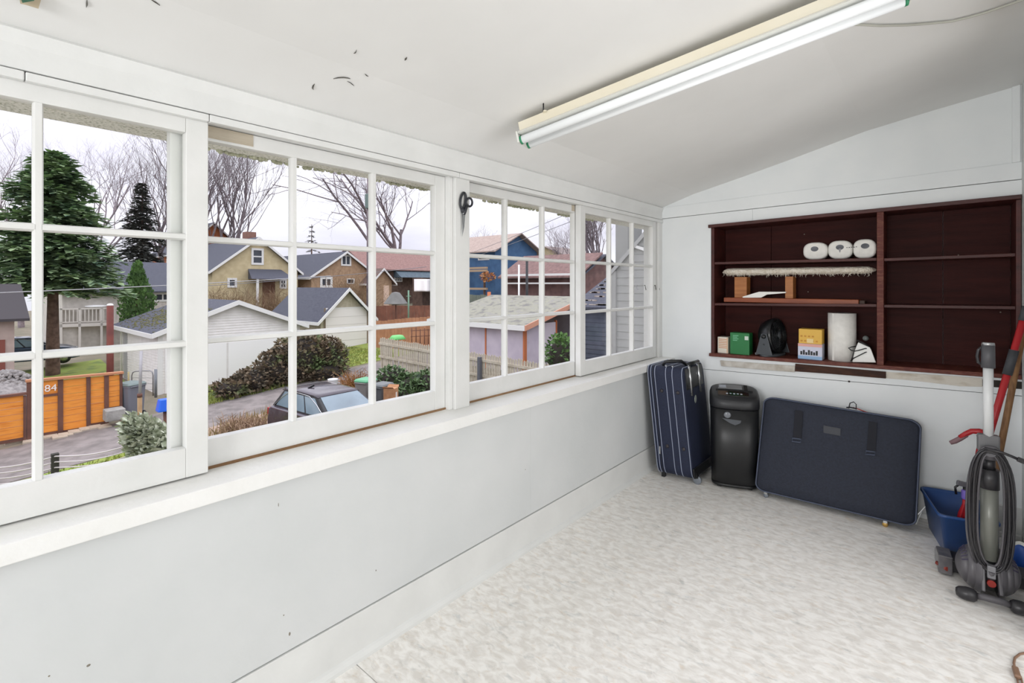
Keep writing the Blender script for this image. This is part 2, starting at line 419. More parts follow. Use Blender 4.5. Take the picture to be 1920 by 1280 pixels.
# eave over the windows: pebble-dash soffit
ev = sgroup('roof_eave', (-1.85, .5, 1.78))
M['stucco'] = mat('pebble_dash', (252, 251, 244), (168, 172, 152), 130, .95, .5, 130, 3, .5, .72)
struct('soffit', MB().box(-1.95, -1.70, YB - .5, YE + .5, 1.778, 1.83), M['stucco'], ev)
struct('eave_roofing', MB().box(-2.0, -1.6, YB - .5, YE + .5, 1.83, 1.90), mat('eave_shingle', (70, 68, 66), (50, 50, 50), 30, .9), ev)
m = MB()
for i in range(500):
    y = random.uniform(.45, 3.3); r = random.uniform(.004, .012)
    if math.sin(y * 9) + random.random() < .2: continue
    m.ball((-1.945 + random.uniform(-.008, .008), y, 1.778 - random.uniform(0, .006)), r, r, r * .8, 6, 4)
m.build('moss_fringe', mat('eave_moss', (206, 206, 184), (160, 162, 136), 60, .95), ev, kind='stuff')
# ================================================================ BOOKCASE (built into the end wall)
M['mahog'] = mat('stained_wood', (78, 30, 24), (56, 22, 18), 3.5, .5, .15, 30, 6, .3, .7, (1, 4, 9))
M['mahog_edge'] = mat('worn_stained_edge', (94, 40, 30), (126, 76, 58), 26, .55, .3, 60, 5, .45, .8, (1, 1, 3))
M['mahog_back'] = mat('stained_back', (66, 27, 23), (46, 18, 16), 2.4, .55, .12, 20, 6, .3, .7, (1, 3, 10), spec=.12)
BD, YF = .235, YE - .006
bc = thing('bookcase', 'large dark mahogany stained bookcase built into the white end wall', 'bookcase', (-.45, YE + .1, .79))
bc['group'] = 'built-in furniture'; del bc['group']
def bz(x, y): return onY(x, y, YF)
def sloped(name, X0, z0, X1, z1, th, y0=YF, y1=YE + BD, m=None, bev=.002):
    mb = MB(); mb.prism([(X0, z0 - th), (X1, z1 - th), (X1, z1), (X0, z0)], y0, y1, MY)
    return mb.build(name, m or M['mahog'], bc, bev)
zb = lambda X: .790 + .018 * (X - BX0) + .022          # top face of the bottom board
zt = lambda X: Lbt(X)
dX0, dX1 = bz(1644, 500).x, bz(1657, 500).x
MB().box(BX0 + .001, BX0 + .021, YF, YE + BD, zb(BX0), zt(BX0) - .018).build('side_panel', M['mahog'], bc, .002)
MB().box(BX1 - .02, BX1, YF, YE + BD, zb(BX1), zt(BX1) - .02).build('side_panel', M['mahog'], bc, .002)
MB().box(dX0, dX1, YF, YE + BD, zb(dX0), zt(dX0) - .016).build('divider', M['mahog_edge'], bc, .002)
sloped('top_board', bz(1329, 420).x, zt(BX0) + .004, BX1, zt(BX1) + .004, .022, YF - .016)
sloped('bottom_board', BX0 - .012, zb(BX0 - .012), BX1, zb(BX1), .022, YF - .012, m=M['mahog_edge'])
sh = {}
for nm, (xa, ya, xb, yb), X0, X1 in (('a1', (1342, 491, 1645, 483), BX0 + .022, dX0 - .001), ('a2', (1342, 568, 1645, 570), BX0 + .022, dX0 - .001),
                                      ('b1', (1657, 484, 1912, 474), dX1 + .001, BX1 - .021), ('b2', (1657, 571, 1912, 574), dX1 + .001, BX1 - .021)):
    p, q = bz(xa, ya), bz(xb, yb)
    f = (lambda p, q: lambda X: p.z + (q.z - p.z) * (X - p.x) / (q.x - p.x))(p, q)
    sh[nm] = f
    sloped('shelf', X0, f(X0), X1, f(X1), .017, YF + .004, YE + BD - .001)
xs = [BX0 + .021, onY(1446, 500, YE + BD).x, dX0, onY(1768, 500, YE + BD).x, BX1 - .02]
for i, (a, b) in enumerate(zip(xs, xs[1:])):
    zs = [.80, 1.16, 1.46, zt(b) - .012]
    for k, (c, d) in enumerate(zip(zs, zs[1:])):
        MB().box(a + .0012, b - .0012, YE + BD, YE + BD + .012, c + .0012, d).build('back_board', M['mahog_back'], bc, .0012)
for x, y in ((1508, 439), (1515, 547), (1876, 585), (1797, 478)):
    c = onY(x, y, YE + BD - .001); m = MB(); m.ball(c, .004, .002, .004, 8, 5); m.build('screw', mat('screw_steel', (150, 140, 130), rough=.4, metal=.7) if 'screw' not in M else M['screw'], bc)
# loose strips nailed under the bookcase
def strip(name, pts, y0, m, label=None):
    P_ = [(onY(x, y, y0).x, onY(x, y, y0).z) for x, y in pts]
    o = MB().prism(P_, y0, YE - .0005, MY).build(name, m, we, .0015)
    if label: o['label'] = label
M['strip_brown'] = mat('rough_brown_strip', (70, 40, 24), (44, 24, 16), 30, .8, .4, 50, 4, .4, .7, (.3, 1, 1))
M['plaster'] = mat('torn_plaster', (214, 208, 196), (176, 162, 142), 22, .9, .6, 40, 5, .5, .8, (.5, 1, 1))
strip('apron_strip', [(1350, 675.5), (1352, 686), (1440, 694), (1490, 697.5), (1491, 686)], YE - .012, mat('weathered_strip', (206, 202, 194), (176, 168, 156), 18, .7, .2, 30), 'weathered grey strip')
strip('apron_strip', [(1491, 682), (1490, 696), (1560, 701), (1661, 709.5), (1661, 697)], YE - .014, M['strip_brown'], 'dark brown wooden strip')
strip('torn_plaster', [(1661, 697), (1661, 709), (1700, 712), (1760, 719), (1800, 724), (1842, 725), (1842, 709), (1760, 703)], YE - .004, M['plaster'], 'torn flaking plaster')
strip('gap_recess', [(1842, 711), (1842, 724), (1925, 730), (1925, 716)], YE - .002, M['crack'])
c = onY(1592, 715, YE - .008); m = MB(); m.tube([c + V(0, .01, 0), c], .003, 6).ball(c, .006, .003, .006, 8, 5); m.build('nail', M['crack'], we)

# ---------------------------------------------------------------- things on the shelves
def fbox(name, x0, x1, yt, Y, depth, shelf, m, label, cat, group=None, zoff=0, zbot=None):
    a, b = onY(x0, yt, Y), onY(x1, yt, Y)
    z0 = (shelf((a.x + b.x) / 2) if zbot is None else zbot) + .0005
    t = thing(name, label, cat, ((a.x + b.x) / 2, Y + depth / 2, z0), group=group)
    MB().box(a.x, b.x, Y, Y + depth, z0, a.z).build('carton', m, t, .002)
    return t, a.x, b.x, z0, a.z
def pr(name, t, x0, x1, z0, z1, Y, m, lab=None):
    o = MB().box(x0, x1, Y - .0008, Y + .0005, z0, z1).build(name, m, t)
    if lab: o['label'] = lab
    return o
P_ = lambda c, r=.6: mat('paint_%d_%d_%d' % c, c, rough=r)
tp = thing('toilet_paper_pack', 'clear wrapped pack of three white toilet rolls on the upper left shelf', 'toilet paper')
M['tissue'] = mat('tissue', (240, 238, 232), (232, 230, 224), 30, .85, .15, 60)
M['core'] = mat('cardboard_core', (120, 122, 128), (92, 94, 100), 20, .8)
M['dark_print'] = mat('dark_print', (40, 42, 46), rough=.6)
for cx, cy, x0, x1, y0, y1, kx, ky in ((1528, 466, 1505.5, 1551.5, 449, 483.2, 1527.2, 466.5), (1575, 463, 1552, 1598, 445, 481.5, 1574.6, 463.4), (1622, 461, 1599, 1643, 442, 479.8, 1622, 461)):
    Y = YE + .035
    a, b = onY(x0, y1, Y), onY(x1, y0, Y); c = (a + b) / 2; hx, hz = (b.x - a.x) / 2, (b.z - a.z) / 2
    base = sh['a1'](c.x)
    c.z = base + hz + .0006
    se = lambda s, dy, k=2.7: [(c.x + s * hx * math.copysign(abs(math.cos(u)) ** (2 / k), math.cos(u)), Y + dy, c.z + s * hz * math.copysign(abs(math.sin(u)) ** (2 / k), math.sin(u))) for u in [2 * math.pi * i / 28 for i in range(28)]]
    o = MB().loft([se(.80, .0), se(.93, .002), se(1, .012), se(1, .095), se(.9, .1)]).build('roll', M['tissue'], tp)
    kc = onY(kx, ky, Y - .0008)
    ring = [(kc.x + 0.021 * math.cos(u), Y - .0012, kc.z + .016 * math.sin(u)) for u in [2 * math.pi * i / 20 for i in range(20)]]
    ring2 = [(x, Y + .001, z) for x, _, z in ring]
    MB().loft([ring, ring2]).build('core', M['core'], o)
ORG[tp] = Vector((0, 0, 0))
for i in range(5):
    c = onY(1588 + i * 4.4, 464 - .3 * i, YE + .033)
    MB().box(c.x - .003, c.x + .003, c.y - .0005, c.y + .004, c.z - .0012 - .001 * (i % 2), c.z + .0022).build('print', M['dark_print'], tp)
c = onY(1574.6, 470, YE + .033)
MB().prism([(c.x - .006, c.z + .014), (c.x + .006, c.z + .014), (c.x + .004, c.z - .002), (c.x, c.z - .012), (c.x - .004, c.z - .002)], c.y - .0006, c.y + .003, MY).build('print', mat('grey_print', (150, 150, 156)), tp)

# sleeve ironing board on two wooden uprights, sheepskin cover
M['pine'] = mat('varnished_pine', (178, 116, 62), (152, 92, 46), 6, .45, .1, 30, 5, .3, .7, (1, 5, 8))
M['orange_wood'] = mat('orange_stained_wood', (150, 78, 40), (126, 60, 32), 8, .45, .1, 30, 5, .3, .7, (1, 6, 8))
M['fleece'] = mat('fleece', (244, 236, 222), (230, 218, 198), 45, .95, .9, 90, 4, .35, .7)
Yb = YE + .02
s2 = sh['a2']
sb = thing('sleeve_ironing_board', 'small wooden sleeve ironing board with fuzzy cream cover on the middle shelf', 'ironing board', (-.75, Yb + .06, s2(-.75)))
a, b = onY(1357, 557, Yb), onY(1610, 557, Yb)
zbase = s2((a.x + b.x) / 2) + .001
zb1 = zbase + .031
MB().prism([(a.x, zbase), (b.x, zbase), (b.x, zb1), (a.x, zb1)], Yb, Yb + .13, MY).build('base_board', M['orange_wood'], sb, .003)
c = onY(1622, 557, Yb + .03)
MB().box(b.x + .0005, c.x, Yb + .02, Yb + .1, zbase, zb1 - .004).build('end_block', mat('dark_block', (64, 42, 32), rough=.6), sb, .003)
zt0 = onY(1400, 520, Yb).z
for x0, x1 in ((1377, 1400), (1472, 1487)):
    p, q = onY(x0, 540, Yb + .02), onY(x1, 540, Yb + .02)
    MB().box(p.x, q.x, Yb + .02, Yb + .11, zb1 + .0003, zt0 + .004).build('upright', M['pine'], sb, .002)
a, b = onY(1351, 510, Yb), onY(1641, 506, Yb)
rings = []
N_ = 26
for i in range(N_ + 1):
    u = i / N_; x = a.x + (b.x - a.x) * u
    e = min(1, (1 - abs(2 * u - 1)) * 9); e = math.sqrt(max(0, 1 - (1 - e) ** 2)) if e < 1 else 1
    w = (.066 - .018 * u) * max(e, .15); h = (.026 - .004 * u) * max(e, .25)
    zc = a.z + (b.z - a.z) * u + .002
    rings.append([(x, Yb + .065 + w * math.cos(t) * 1.0, zc + h * math.copysign(abs(math.sin(t)) ** .7, math.sin(t)) + random.uniform(-.0015, .0015)) for t in [2 * math.pi * k / 16 for k in range(16)]])
pad = MB().loft(rings).build('padded_top', M['fleece'], sb)
m = MB()
for i in range(420):
    u = random.uniform(.02, .98); x = a.x + (b.x - a.x) * u; w = .062 - .018 * u
    z = a.z + (b.z - a.z) * u + random.uniform(-.022, .016); y = Yb + .065 - w + random.uniform(-.003, .004)
    l = random.uniform(.008, .022)
    m.tube([(x, y, z), (x + random.uniform(-.006, .006), y - .003, z - l * .5), (x + random.uniform(-.008, .008), y - .001, z - l)], [.0012, .001, .0004], 3, False)
m.build('fleece_tufts', M['fleece'], pad, kind='stuff')
# bent white plastic sheet lying on the sleeve board base
pts = [(1392, 553.5), (1423, 544.2), (1474, 544.2), (1473, 546.5), (1438, 549.5), (1427, 555.2), (1393, 555.4)]
P2 = [(onY(x, y, Yb + .004).x, onY(x, y, Yb + .004).z) for x, y in pts]; dz = zb1 + .0006 - min(z for _, z in P2)
tag(MB().prism([(x, z + dz) for x, z in P2], Yb + .002, Yb + .017, MY).build('plastic_tray', P_((238, 236, 230), .35), None, .001), 'thin bent white plastic piece lying on the sleeve board base', 'plastic tray')

z0 = zb
# cartons
t, xa, xb, za, zz = fbox('small_carton', 1345.5, 1365, 631, YE + .03, .075, z0, P_((232, 226, 212)), 'narrow white carton with orange lines beside the green box', 'box')
for i in range(6): pr('print', t, xa + .008, xb - .008, zz - .018 - i * .012, zz - .013 - i * .012, YE + .03, P_((214, 150, 104)))
pr('print', t, xb - .009, xb - .002, za + .003, zz - .003, YE + .03, P_((226, 186, 150)))
t, xa, xb, za, zz = fbox('tea_box', 1369, 1405, 623, YE + .02, .085, z0, P_((34, 118, 62), .4), 'bright green carton on the bottom left shelf', 'box')
for i in range(4): pr('print', t, xa + .018, xa + .055 - .008 * (i % 2), zz - .022 - i * .011, zz - .017 - i * .011, YE + .02, P_((120, 190, 150)))
pr('print', t, xb - .03, xb - .006, zz - .046, zz - .02, YE + .02, P_((208, 218, 208)))
t, xa, xb, za, zz = fbox('tissue_box', 1496, 1541.5, 643, YE + .015, .09, z0, P_((204, 206, 222), .45), 'pale blue and pink carton under the yellow carton', 'box')
pr('print', t, xa + .0006, xb - .0006, zz - .018, zz - .001, YE + .015, P_((226, 170, 160)), 'pink band')
pr('print', t, xa + .0006, xb - .0006, za + .001, za + .022, YE + .015, P_((150, 184, 220)), 'blue band')
for i in range(7):
    u = xa + .014 + i * .0142; h = (.022, .03, .017, .031, .025, .019, .029)[i]
    pr('print', t, u, u + .011, za + .028, za + .028 + h, YE + .015, M['dark_print'])
zpk = zz
t, xa, xb, za, zz = fbox('yellow_carton', 1497.5, 1541, 616, YE + .015, .095, z0, P_((226, 180, 74), .5), 'yellow carton stacked on the pale blue and pink carton', 'box', zbot=zpk)
for i in range(9):
    u = xa + .01 + (i % 5) * .021; w = za + .012 + (i // 5) * .03
    pr('print', t, u, u + .012, w, w + .01, YE + .015, P_((200, 140, 50)))
c = ((xa + xb) / 2, YE + .0146, za + .022)
pr('print', t, c[0] - .018, c[0] + .018, za + .006, za + .032, YE + .0146, P_((236, 210, 150)))

# roll of paper towel
Yp = YE + .075
a, b = onY(1551, 586, Yp), onY(1605.5, 586, Yp); r = (b.x - a.x) / 2 * .985; c = V((a.x + b.x) / 2, Yp + .02, z0((a.x + b.x) / 2) + .0006)
H_ = onY(1578, 587, Yp).z - c.z
t = thing('paper_towel_roll', 'tall plain white paper towel roll on the bottom shelf', 'paper towel', c)
MB().lathe([(.02, 0), (r, 0), (r * 1.0, H_ * .5), (r * 1.005, H_), (.02, H_), (.02, H_ - .02), (.02, 0)], 36, Matrix.Translation(c)).build('paper', M['tissue'], t)
MB().lathe([(.018, .001), (.0195, .001), (.0195, H_ + .0005), (.018, H_ + .0005), (.018, .001)], 20, Matrix.Translation(c)).build('core', M['core'], t)
u = math.radians(-120)
MB().bar(c + V(math.cos(u) * r, math.sin(u) * r, .001), c + V(math.cos(u) * r, math.sin(u) * r, H_), .012, .0012, (math.cos(u), math.sin(u), 0)).build('loose_sheet_edge', M['tissue'], t)

# white wedge-shaped appliance wrapped with black cord
Yi = YE + .012
pts = [(1609, 641.5), (1631, 651.5), (1633.5, 656), (1642.5, 680), (1598, 679), (1601.5, 660)]
P2 = [(onY(x, y, Yi).x, onY(x, y, Yi).z) for x, y in pts]; dz = z0(P2[3][0]) + .001 - min(z for _, z in P2)
P2 = [(x, z + dz) for x, z in P2]
t = thing('travel_iron', 'white wedge-shaped travel iron wrapped in black cord beside the paper towel', 'iron', (P2[3][0], Yi + .02, z0(P2[3][0])))
MB().prism(P2, Yi, Yi + .012, MY).build('sole_plate', P_((236, 236, 232), .3), t, .003)
cx = sum(x for x, _ in P2) / 6; cz = sum(z for _, z in P2) / 6
MB().prism([(cx + (x - cx) * .86, cz + (z - cz) * .86) for x, z in P2], Yi + .0125, Yi + .05, MY).build('body', P_((36, 40, 42), .4), t, .006)
def q(x, y, dy=-.004): p = onY(x, y, Yi + dy); p.z += dz; return p
m = MB(); k = q(1622, 634); m.ball((k.x, Yi + .03, k.z - .004), .016, .014, .016, 14, 9); m.build('knob', P_((96, 102, 100), .25), t)
blk = P_((28, 26, 26), .5)
MB().tube([q(1607, 638), q(1616, 642), q(1625, 647), q(1633, 650, .02)], .0045, 8).build('strap', blk, t)
MB().tube([q(1634, 653, .02), q(1622, 653.5), q(1610, 657), q(1602, 658.5), q(1596, 657), q(1591, 652.5), q(1597, 650.5), q(1604, 649.5, .01)], .003, 8).build('cord', blk, t)
MB().tube([q(1634, 657, .02), q(1622, 661), q(1608, 668), q(1600, 672), q(1595, 677, .004)], .003, 8).build('cord', blk, t)
MB().tube([q(1601, 660), q(1599, 668), q(1595.5, 677)], .0025, 8).build('cord', blk, t)
# small black plug seen right of it
# desk fan
M['fan'] = mat('fan_black', (24, 26, 28), rough=.28)
M['fan_grey'] = mat('fan_grey', (74, 78, 82), rough=.4)
fc = onY(1449, 625, YE + .11); zf = z0(fc.x) + .001
Rf = .116
fc.z = zf + .134
fn = thing('desk_fan', 'small black round desk fan on a grey stand between green box and cartons', 'fan', (fc.x, fc.y, zf))
dirv = Vector((.97, -.20, .10)).normalized()
rot = dirv.to_track_quat('Z', 'Y').to_matrix().to_4x4(); T = Matrix.Translation(fc) @ rot
MB().lathe([(.03, -.075), (.06, -.072), (.088, -.055), (.105, -.025), (Rf, .01), (Rf, .035), (Rf - .008, .04), (Rf - .009, .012), (.098, -.02), (.08, -.05), (.03, -.068), (.03, -.075)], 36, T).build('shell', M['fan'], fn)
m = MB()
for r in (.03, .045, .06, .075, .09, .102): m.tube([T @ Vector((r * math.cos(u), r * math.sin(u), .042 + .006 * (1 - r / Rf))) for u in [2 * math.pi * k / 30 for k in range(30)]], .0014, 5, False, True)
for k in range(30):
    u = 2 * math.pi * k / 30; m.tube([T @ Vector((.026 * math.cos(u), .026 * math.sin(u), .047)), T @ Vector((Rf - .004, 0, .038)) if False else T @ Vector(((Rf - .004) * math.cos(u), (Rf - .004) * math.sin(u), .037))], .0012, 4, False)
gr = m.build('grille', M['fan'], fn, kind='stuff')
MB().lathe([(0, .052), (.022, .05), (.026, .044), (.026, .03), (0, .03)], 20, T).build('hub', M['fan_grey'], fn)
for k in range(5):
    u0 = 2 * math.pi * k / 5; vs = []
    for i in range(5):
        for j in range(4):
            r = .022 + .07 * i / 4; u = u0 + (j / 3 - .5) * (.9 + .2 * i / 4) ; vs.append(T @ Vector((r * math.cos(u), r * math.sin(u), .012 + .012 * (j / 3 - .5))))
    MB().add(vs, [(i * 4 + j, i * 4 + j + 1, (i + 1) * 4 + j + 1, (i + 1) * 4 + j) for i in range(4) for j in range(3)], None, True).build('blade', M['fan_grey'], fn)
side = Vector((-dirv.y, dirv.x, 0)).normalized()
if side.y > 0: side = -side
for sg in (1, -1):
    o = fc + side * sg * (Rf + .006); d = Vector((dirv.x, dirv.y, 0)).normalized()
    poly = [o + d * .018 + V(0, 0, .018), o - d * .018 + V(0, 0, .018)] + [V(o.x, o.y, zf + .012) + d * w for w in (-.055, .055)]
    th = side * sg * .006
    MB().add([poly[0], poly[1], poly[2], poly[3]] + [p + th for p in poly], [(0, 1, 2, 3), (7, 6, 5, 4), (0, 4, 5, 1), (1, 5, 6, 2), (2, 6, 7, 3), (3, 7, 4, 0)]).build('stand_arm', M['fan_grey'], fn, .002)
    mm = Matrix.Translation(o + th) @ (side * sg).to_track_quat('Z', 'Y').to_matrix().to_4x4()
    MB().lathe([(.014, 0), (.014, .008), (.011, .012), (0, .013)], 18, mm).build('knob', M['fan'], fn)
m = MB(); ring = lambda z, s: [V(fc.x, fc.y, z) + d * (.062 * s * math.cos(t)) + side * ((Rf + .016) * s * math.sin(t)) for t in [2 * math.pi * k / 28 for k in range(28)]]
m.loft([ring(zf, 1), ring(zf + .01, 1), ring(zf + .016, .92)]); m.build('foot', M['fan_grey'], fn)
k = onY(1420, 661, YE + .03); k.z = zf + .009
pts = [k, k + V(.02, 0, .012), k + V(.05, .003, .016), k + V(.085, .004, .03), fc + side * (Rf + .02) - V(0, 0, .05)]
MB().tube(pts, .0028, 6).build('cord', M['fan'], fn)
m = MB(); m.tube([k + V(-.012, 0, .0), k + V(.004, 0, .004), k + V(.022, .002, .012)], .008, 8); m.build('cord_tie', P_((150, 152, 156), .4), fn)
# ================================================================ THINGS ON THE FLOOR
M['navy'] = mat('navy_nylon', (30, 38, 64), (24, 31, 54), 120, .7, .15, 300, 3, .35, .65)
M['navy2'] = mat('dark_navy_canvas', (36, 41, 56), (30, 35, 48), 90, .75, .2, 260, 3, .35, .65)
M['pipe_white'] = mat('pale_piping', (160, 168, 188), rough=.5)
M['pipe_navy'] = mat('navy_piping', (76, 84, 104), rough=.6)
M['black'] = mat('black_plastic', (24, 25, 27), rough=.38)
M['black_soft'] = mat('black_webbing', (20, 22, 32), rough=.8)
M['silver'] = mat('silver_metal', (196, 198, 200), rough=.25, metal=.9)
M['chrome_dark'] = mat('wheel_grey', (120, 126, 134), rough=.4)
def rrect(hw, hh, r, n=6):
    pts = []
    for cx, cy, a0 in ((hw - r, hh - r, 0), (-hw + r, hh - r, 90), (-hw + r, -hh + r, 180), (hw - r, -hh + r, 270)):
        pts += [(cx + r * math.cos(math.radians(a0 + 90 * i / n)), cy + r * math.sin(math.radians(a0 + 90 * i / n))) for i in range(n + 1)]
    return pts
# --- upright navy suitcase with pale piping
O_, U_, V_, W_ = V(-1.435, 3.175, .030), V(.235, .025, 0), V(0, .375, 0), V(-.050, -.062, .725)
def S1(u, v, w): return O_ + U_ * u + V_ * v + W_ * w
sc = thing('suitcase', 'upright navy suitcase with pale piping leaning in the window corner', 'suitcase', S1(.5, .5, 0) - V(0, 0, .045))
base = rrect(.5, .5, .10)
base = [(a * 1.0, b * 1.0) for a, b in base]
ringS = lambda u, s: [S1(u, .5 + a * s, .5 + b * (1 - (1 - s) * .5)) for a, b in base]
MB().loft([ringS(0, .93), ringS(.015, .985), ringS(.05, 1), ringS(.95, 1), ringS(.985, .985), ringS(1.0, .93)]).build('shell', M['navy'], sc)
for u in (.02, .10, .215, .52, .70, .965):
    MB().tube(ringS(u, 1.006), .0023, 6, False, True).build('piping', M['pipe_white'], sc)
for u in (.155,):
    MB().tube(ringS(u, 1.002), .0022, 5, False, True).build('zipper', M['black'], sc)
for u, w in ((.37, .78), (.82, .78), (.37, .27), (.82, .27)):
    p = S1(u, -.005, w); m = MB(); m.ball(p, .012, .008, .012, 12, 7); m.build('side_foot', mat('foot_rubber', (52, 48, 52), rough=.5) if 'footr' not in M else M['footr'], sc)
# trolley panel on the right-hand face
def face(u0, v0, v1, w0, w1, th=.006): 
    return [S1(u, v, w) for u in (u0, u0 + th / .24) for v in (v0, v1) for w in (w0, w1)]
BF = [(0, 1, 3, 2), (4, 6, 7, 5), (0, 4, 5, 1), (2, 3, 7, 6), (0, 2, 6, 4), (1, 5, 7, 3)]
MB().add(face(.99, .10, .90, .80, .99), BF).build('handle_housing', M['black'], sc, .004)
for v in (.26, .68): MB().tube([S1(1.03, v, .74), S1(1.03, v, 1.02)], .009, 8).build('trolley_tube', M['silver'], sc)
MB().tube([S1(1.03, .24, 1.025), S1(1.03, .70, 1.025)], .013, 10).build('trolley_grip', M['black'], sc)
MB().add(face(1.0, .0, 1.0, .02, .10, .012), BF).build('bottom_guard', M['black'], sc, .004)
m = MB(); m.ball(S1(1.005, .45, .69), .004, .018, .028, 14, 8); m.build('badge', mat('badge_silver', (170, 178, 170), rough=.3, metal=.5), sc)
MB().tube([S1(.36, .16, 1.0), S1(.42, .18, 1.035), S1(.60, .2, 1.045), S1(.80, .3, 1.045), S1(.9, .42, 1.0)], [.009, .011, .012, .011, .009], 8).build('carry_handle', M['black'], sc)
for u in (.50, .68):
    p = S1(u, .10, 1.004); m = MB(); m.ball(p, .008, .012, .006, 8, 5); m.build('zip_pull', M['silver'], sc)
p = S1(.155, -.01, .23); MB().box(p.x - .004, p.x + .004, p.y - .004, p.y + .001, p.z - .03, p.z + .02).build('zip_pull', M['silver'], sc)
for v in (.08, .92):
    c = S1(1.06, v, 0); c.z = .026
    mm = Matrix.Translation(c) @ Matrix.Rotation(math.pi / 2, 4, 'X')
    MB().lathe([(0, -.011), (.018, -.011), (.026, -.008), (.026, .008), (.018, .011), (0, .011)], 20, mm).build('wheel', M['chrome_dark'], sc)
    q0 = S1(1.0, v, .06)
    MB().bar(q0, c + V(-.004, 0, .012), .03, .026, (0, 1, 0)).build('wheel_bracket', M['black'], sc, .002)
for v in (.1, .9):
    p = S1(.12, v, 0); MB().box(p.x - .012, p.x + .012, p.y - .015, p.y + .015, 0.0005, p.z + .01).build('stand_foot', M['black'], sc, .003)

# --- paper shredder
a_ = math.radians(20)
sc_c = V(-1.005, 3.385, 0)
sd = thing('paper_shredder', 'tall black paper shredder with rounded lid between the two navy suitcases', 'shredder', sc_c)
ux, uy = V(math.cos(a_), math.sin(a_), 0), V(-math.sin(a_), math.cos(a_), 0)
def sup(hw, hd, z, tilt=0, k=3.2, n=36):
    pts = []
    for i in range(n):
        t = 2 * math.pi * i / n
        x = hw * math.copysign(abs(math.cos(t)) ** (2 / k), math.cos(t)); y = hd * math.copysign(abs(math.sin(t)) ** (2 / k), math.sin(t))
        pts.append(sc_c + ux * x + uy * y + V(0, 0, z + tilt * y))
    return pts
MB().loft([sup(.128, .098, .03), sup(.136, .106, .035), sup(.140, .110, .25), sup(.145, .115, .508)]).build('waste_bin', M['black'], sd)
tl = .27
M['black2'] = mat('charcoal_plastic', (38, 39, 42), rough=.42)
MB().loft([sup(.147, .117, .512), sup(.1485, .1185, .53), sup(.148, .118, .585, tl * .6), sup(.142, .112, .600, tl), sup(.13, .10, .606, tl), sup(.06, .05, .609, tl)]).build('cutter_head', M['black2'], sd)
lidz = lambda y: .609 + tl * y
def lidbox(x0, x1, y0, y1, h, nm, m_):
    vs = [sc_c + ux * x + uy * y + V(0, 0, lidz(y) - .004 + dz) for x in (x0, x1) for y in (y0, y1) for dz in (0, h + .004)]
    return MB().add(vs, BF).build(nm, m_, sd, .001)
lidbox(-.10, .085, -.075, -.018, .004, 'control_panel', mat('gloss_black', (12, 12, 14), rough=.1))
lidbox(-.095, .05, .02, .075, .0035, 'label_plate', mat('label_grey', (120, 122, 124), rough=.25))
lidbox(-.11, .11, -.008, .006, .003, 'paper_slot', mat('slot_dark', (6, 6, 7), rough=.8))
lidbox(.062, .082, .012, .08, .0036, 'card_slot', mat('slot_dark2', (6, 6, 7), rough=.8))
wl_ = mat('pale_print', (176, 184, 196), rough=.4)
for i in range(4): lidbox(-.088, -.045, .03 + i * .010, .035 + i * .010, .0045, 'label_print', wl_)
for i in range(5): lidbox(-.05 + i * .021, -.038 + i * .021, -.06 + .004 * (i % 2), -.045, .0048, 'button', wl_)
fr = lambda x, z, d=.0: sc_c + ux * x + uy * -(.116 + d) + V(0, 0, z)
m = MB(); mm = Matrix.Translation(fr(-.045, .475)) @ Matrix.Rotation(a_, 4, 'Z'); m.ball((0, 0, 0), .021, .007, .020, 16, 9, mm); m.build('round_window', mat('gloss_grey', (120, 124, 130), rough=.15), sd)
MB().add([fr(x, z, d) for d in (-.006, .001) for x, z in [(-.075, .452), (.035, .446), (.03, .43), (.0, .414), (-.03, .424)]], [(0, 1, 2, 3, 4), (9, 8, 7, 6, 5)] + [(i, (i + 1) % 5, 5 + (i + 1) % 5, 5 + i) for i in range(5)]).build('grip_recess', mat('grip_grey', (78, 82, 88), rough=.3), sd)
MB().loft([sup(.125, .095, .012), sup(.137, .107, .016), sup(.137, .107, .034)]).build('base_skirt', M['black'], sd)
for x in (-.09, .09):
    for y in (-.065, .065):
        p = sc_c + ux * x + uy * y
        MB().tube([p + V(-.008, 0, .018) - ux * .004, p + V(.008, 0, .018) + ux * .004], .0175, 12).build('caster', M['black'], sd)
        MB().box(p.x - .006, p.x + .006, p.y - .006, p.y + .006, .018, .04).build('caster_fork', M['black'], sd)

# --- big flat navy suitcase leaning on the end wall
O2, U2, W2, N2 = V(-.852, 3.283, .040), V(.765, .026, 0), V(.020, .132, .548), V(0, .150, -.028)
def S2(u, w, n): return O2 + U2 * u + W2 * w + N2 * n
s2c = thing('large_suitcase', 'wide dark navy soft suitcase lying on its long edge against the end wall', 'suitcase', S2(.5, 0, .5) - V(0, 0, S2(.5, 0, .5).z))
b2 = []
for a, b in rrect(.5, .5, .07, 7):
    u, w = .5 + a, .5 + b
    w2 = w * (1.0 - .045 * u) + .022 * math.sin(math.pi * u) * max(0, w - .5) * 2
    b2.append((u, w2))
def r2(n, s, bulge=0): return [S2(.5 + (u - .5) * s, .5 + (w - .5) * s, n + bulge) for u, w in b2]
m = MB(); m.loft([r2(1, .97), r2(.94, 1), r2(.10, 1), r2(.02, .985), r2(-.02, .96), r2(-.05, .80), r2(-.075, .5), r2(-.08, .15)])
m.build('shell', M['navy2'], s2c)
for n_, s_ in ((.045, 1.0), (.97, .99)): MB().tube(r2(n_, s_), .0042, 6, False, True).build('piping', M['pipe_navy'], s2c)
MB().tube(r2(.5, 1.003), .003, 5, False, True).build('zipper', M['black_soft'], s2c)
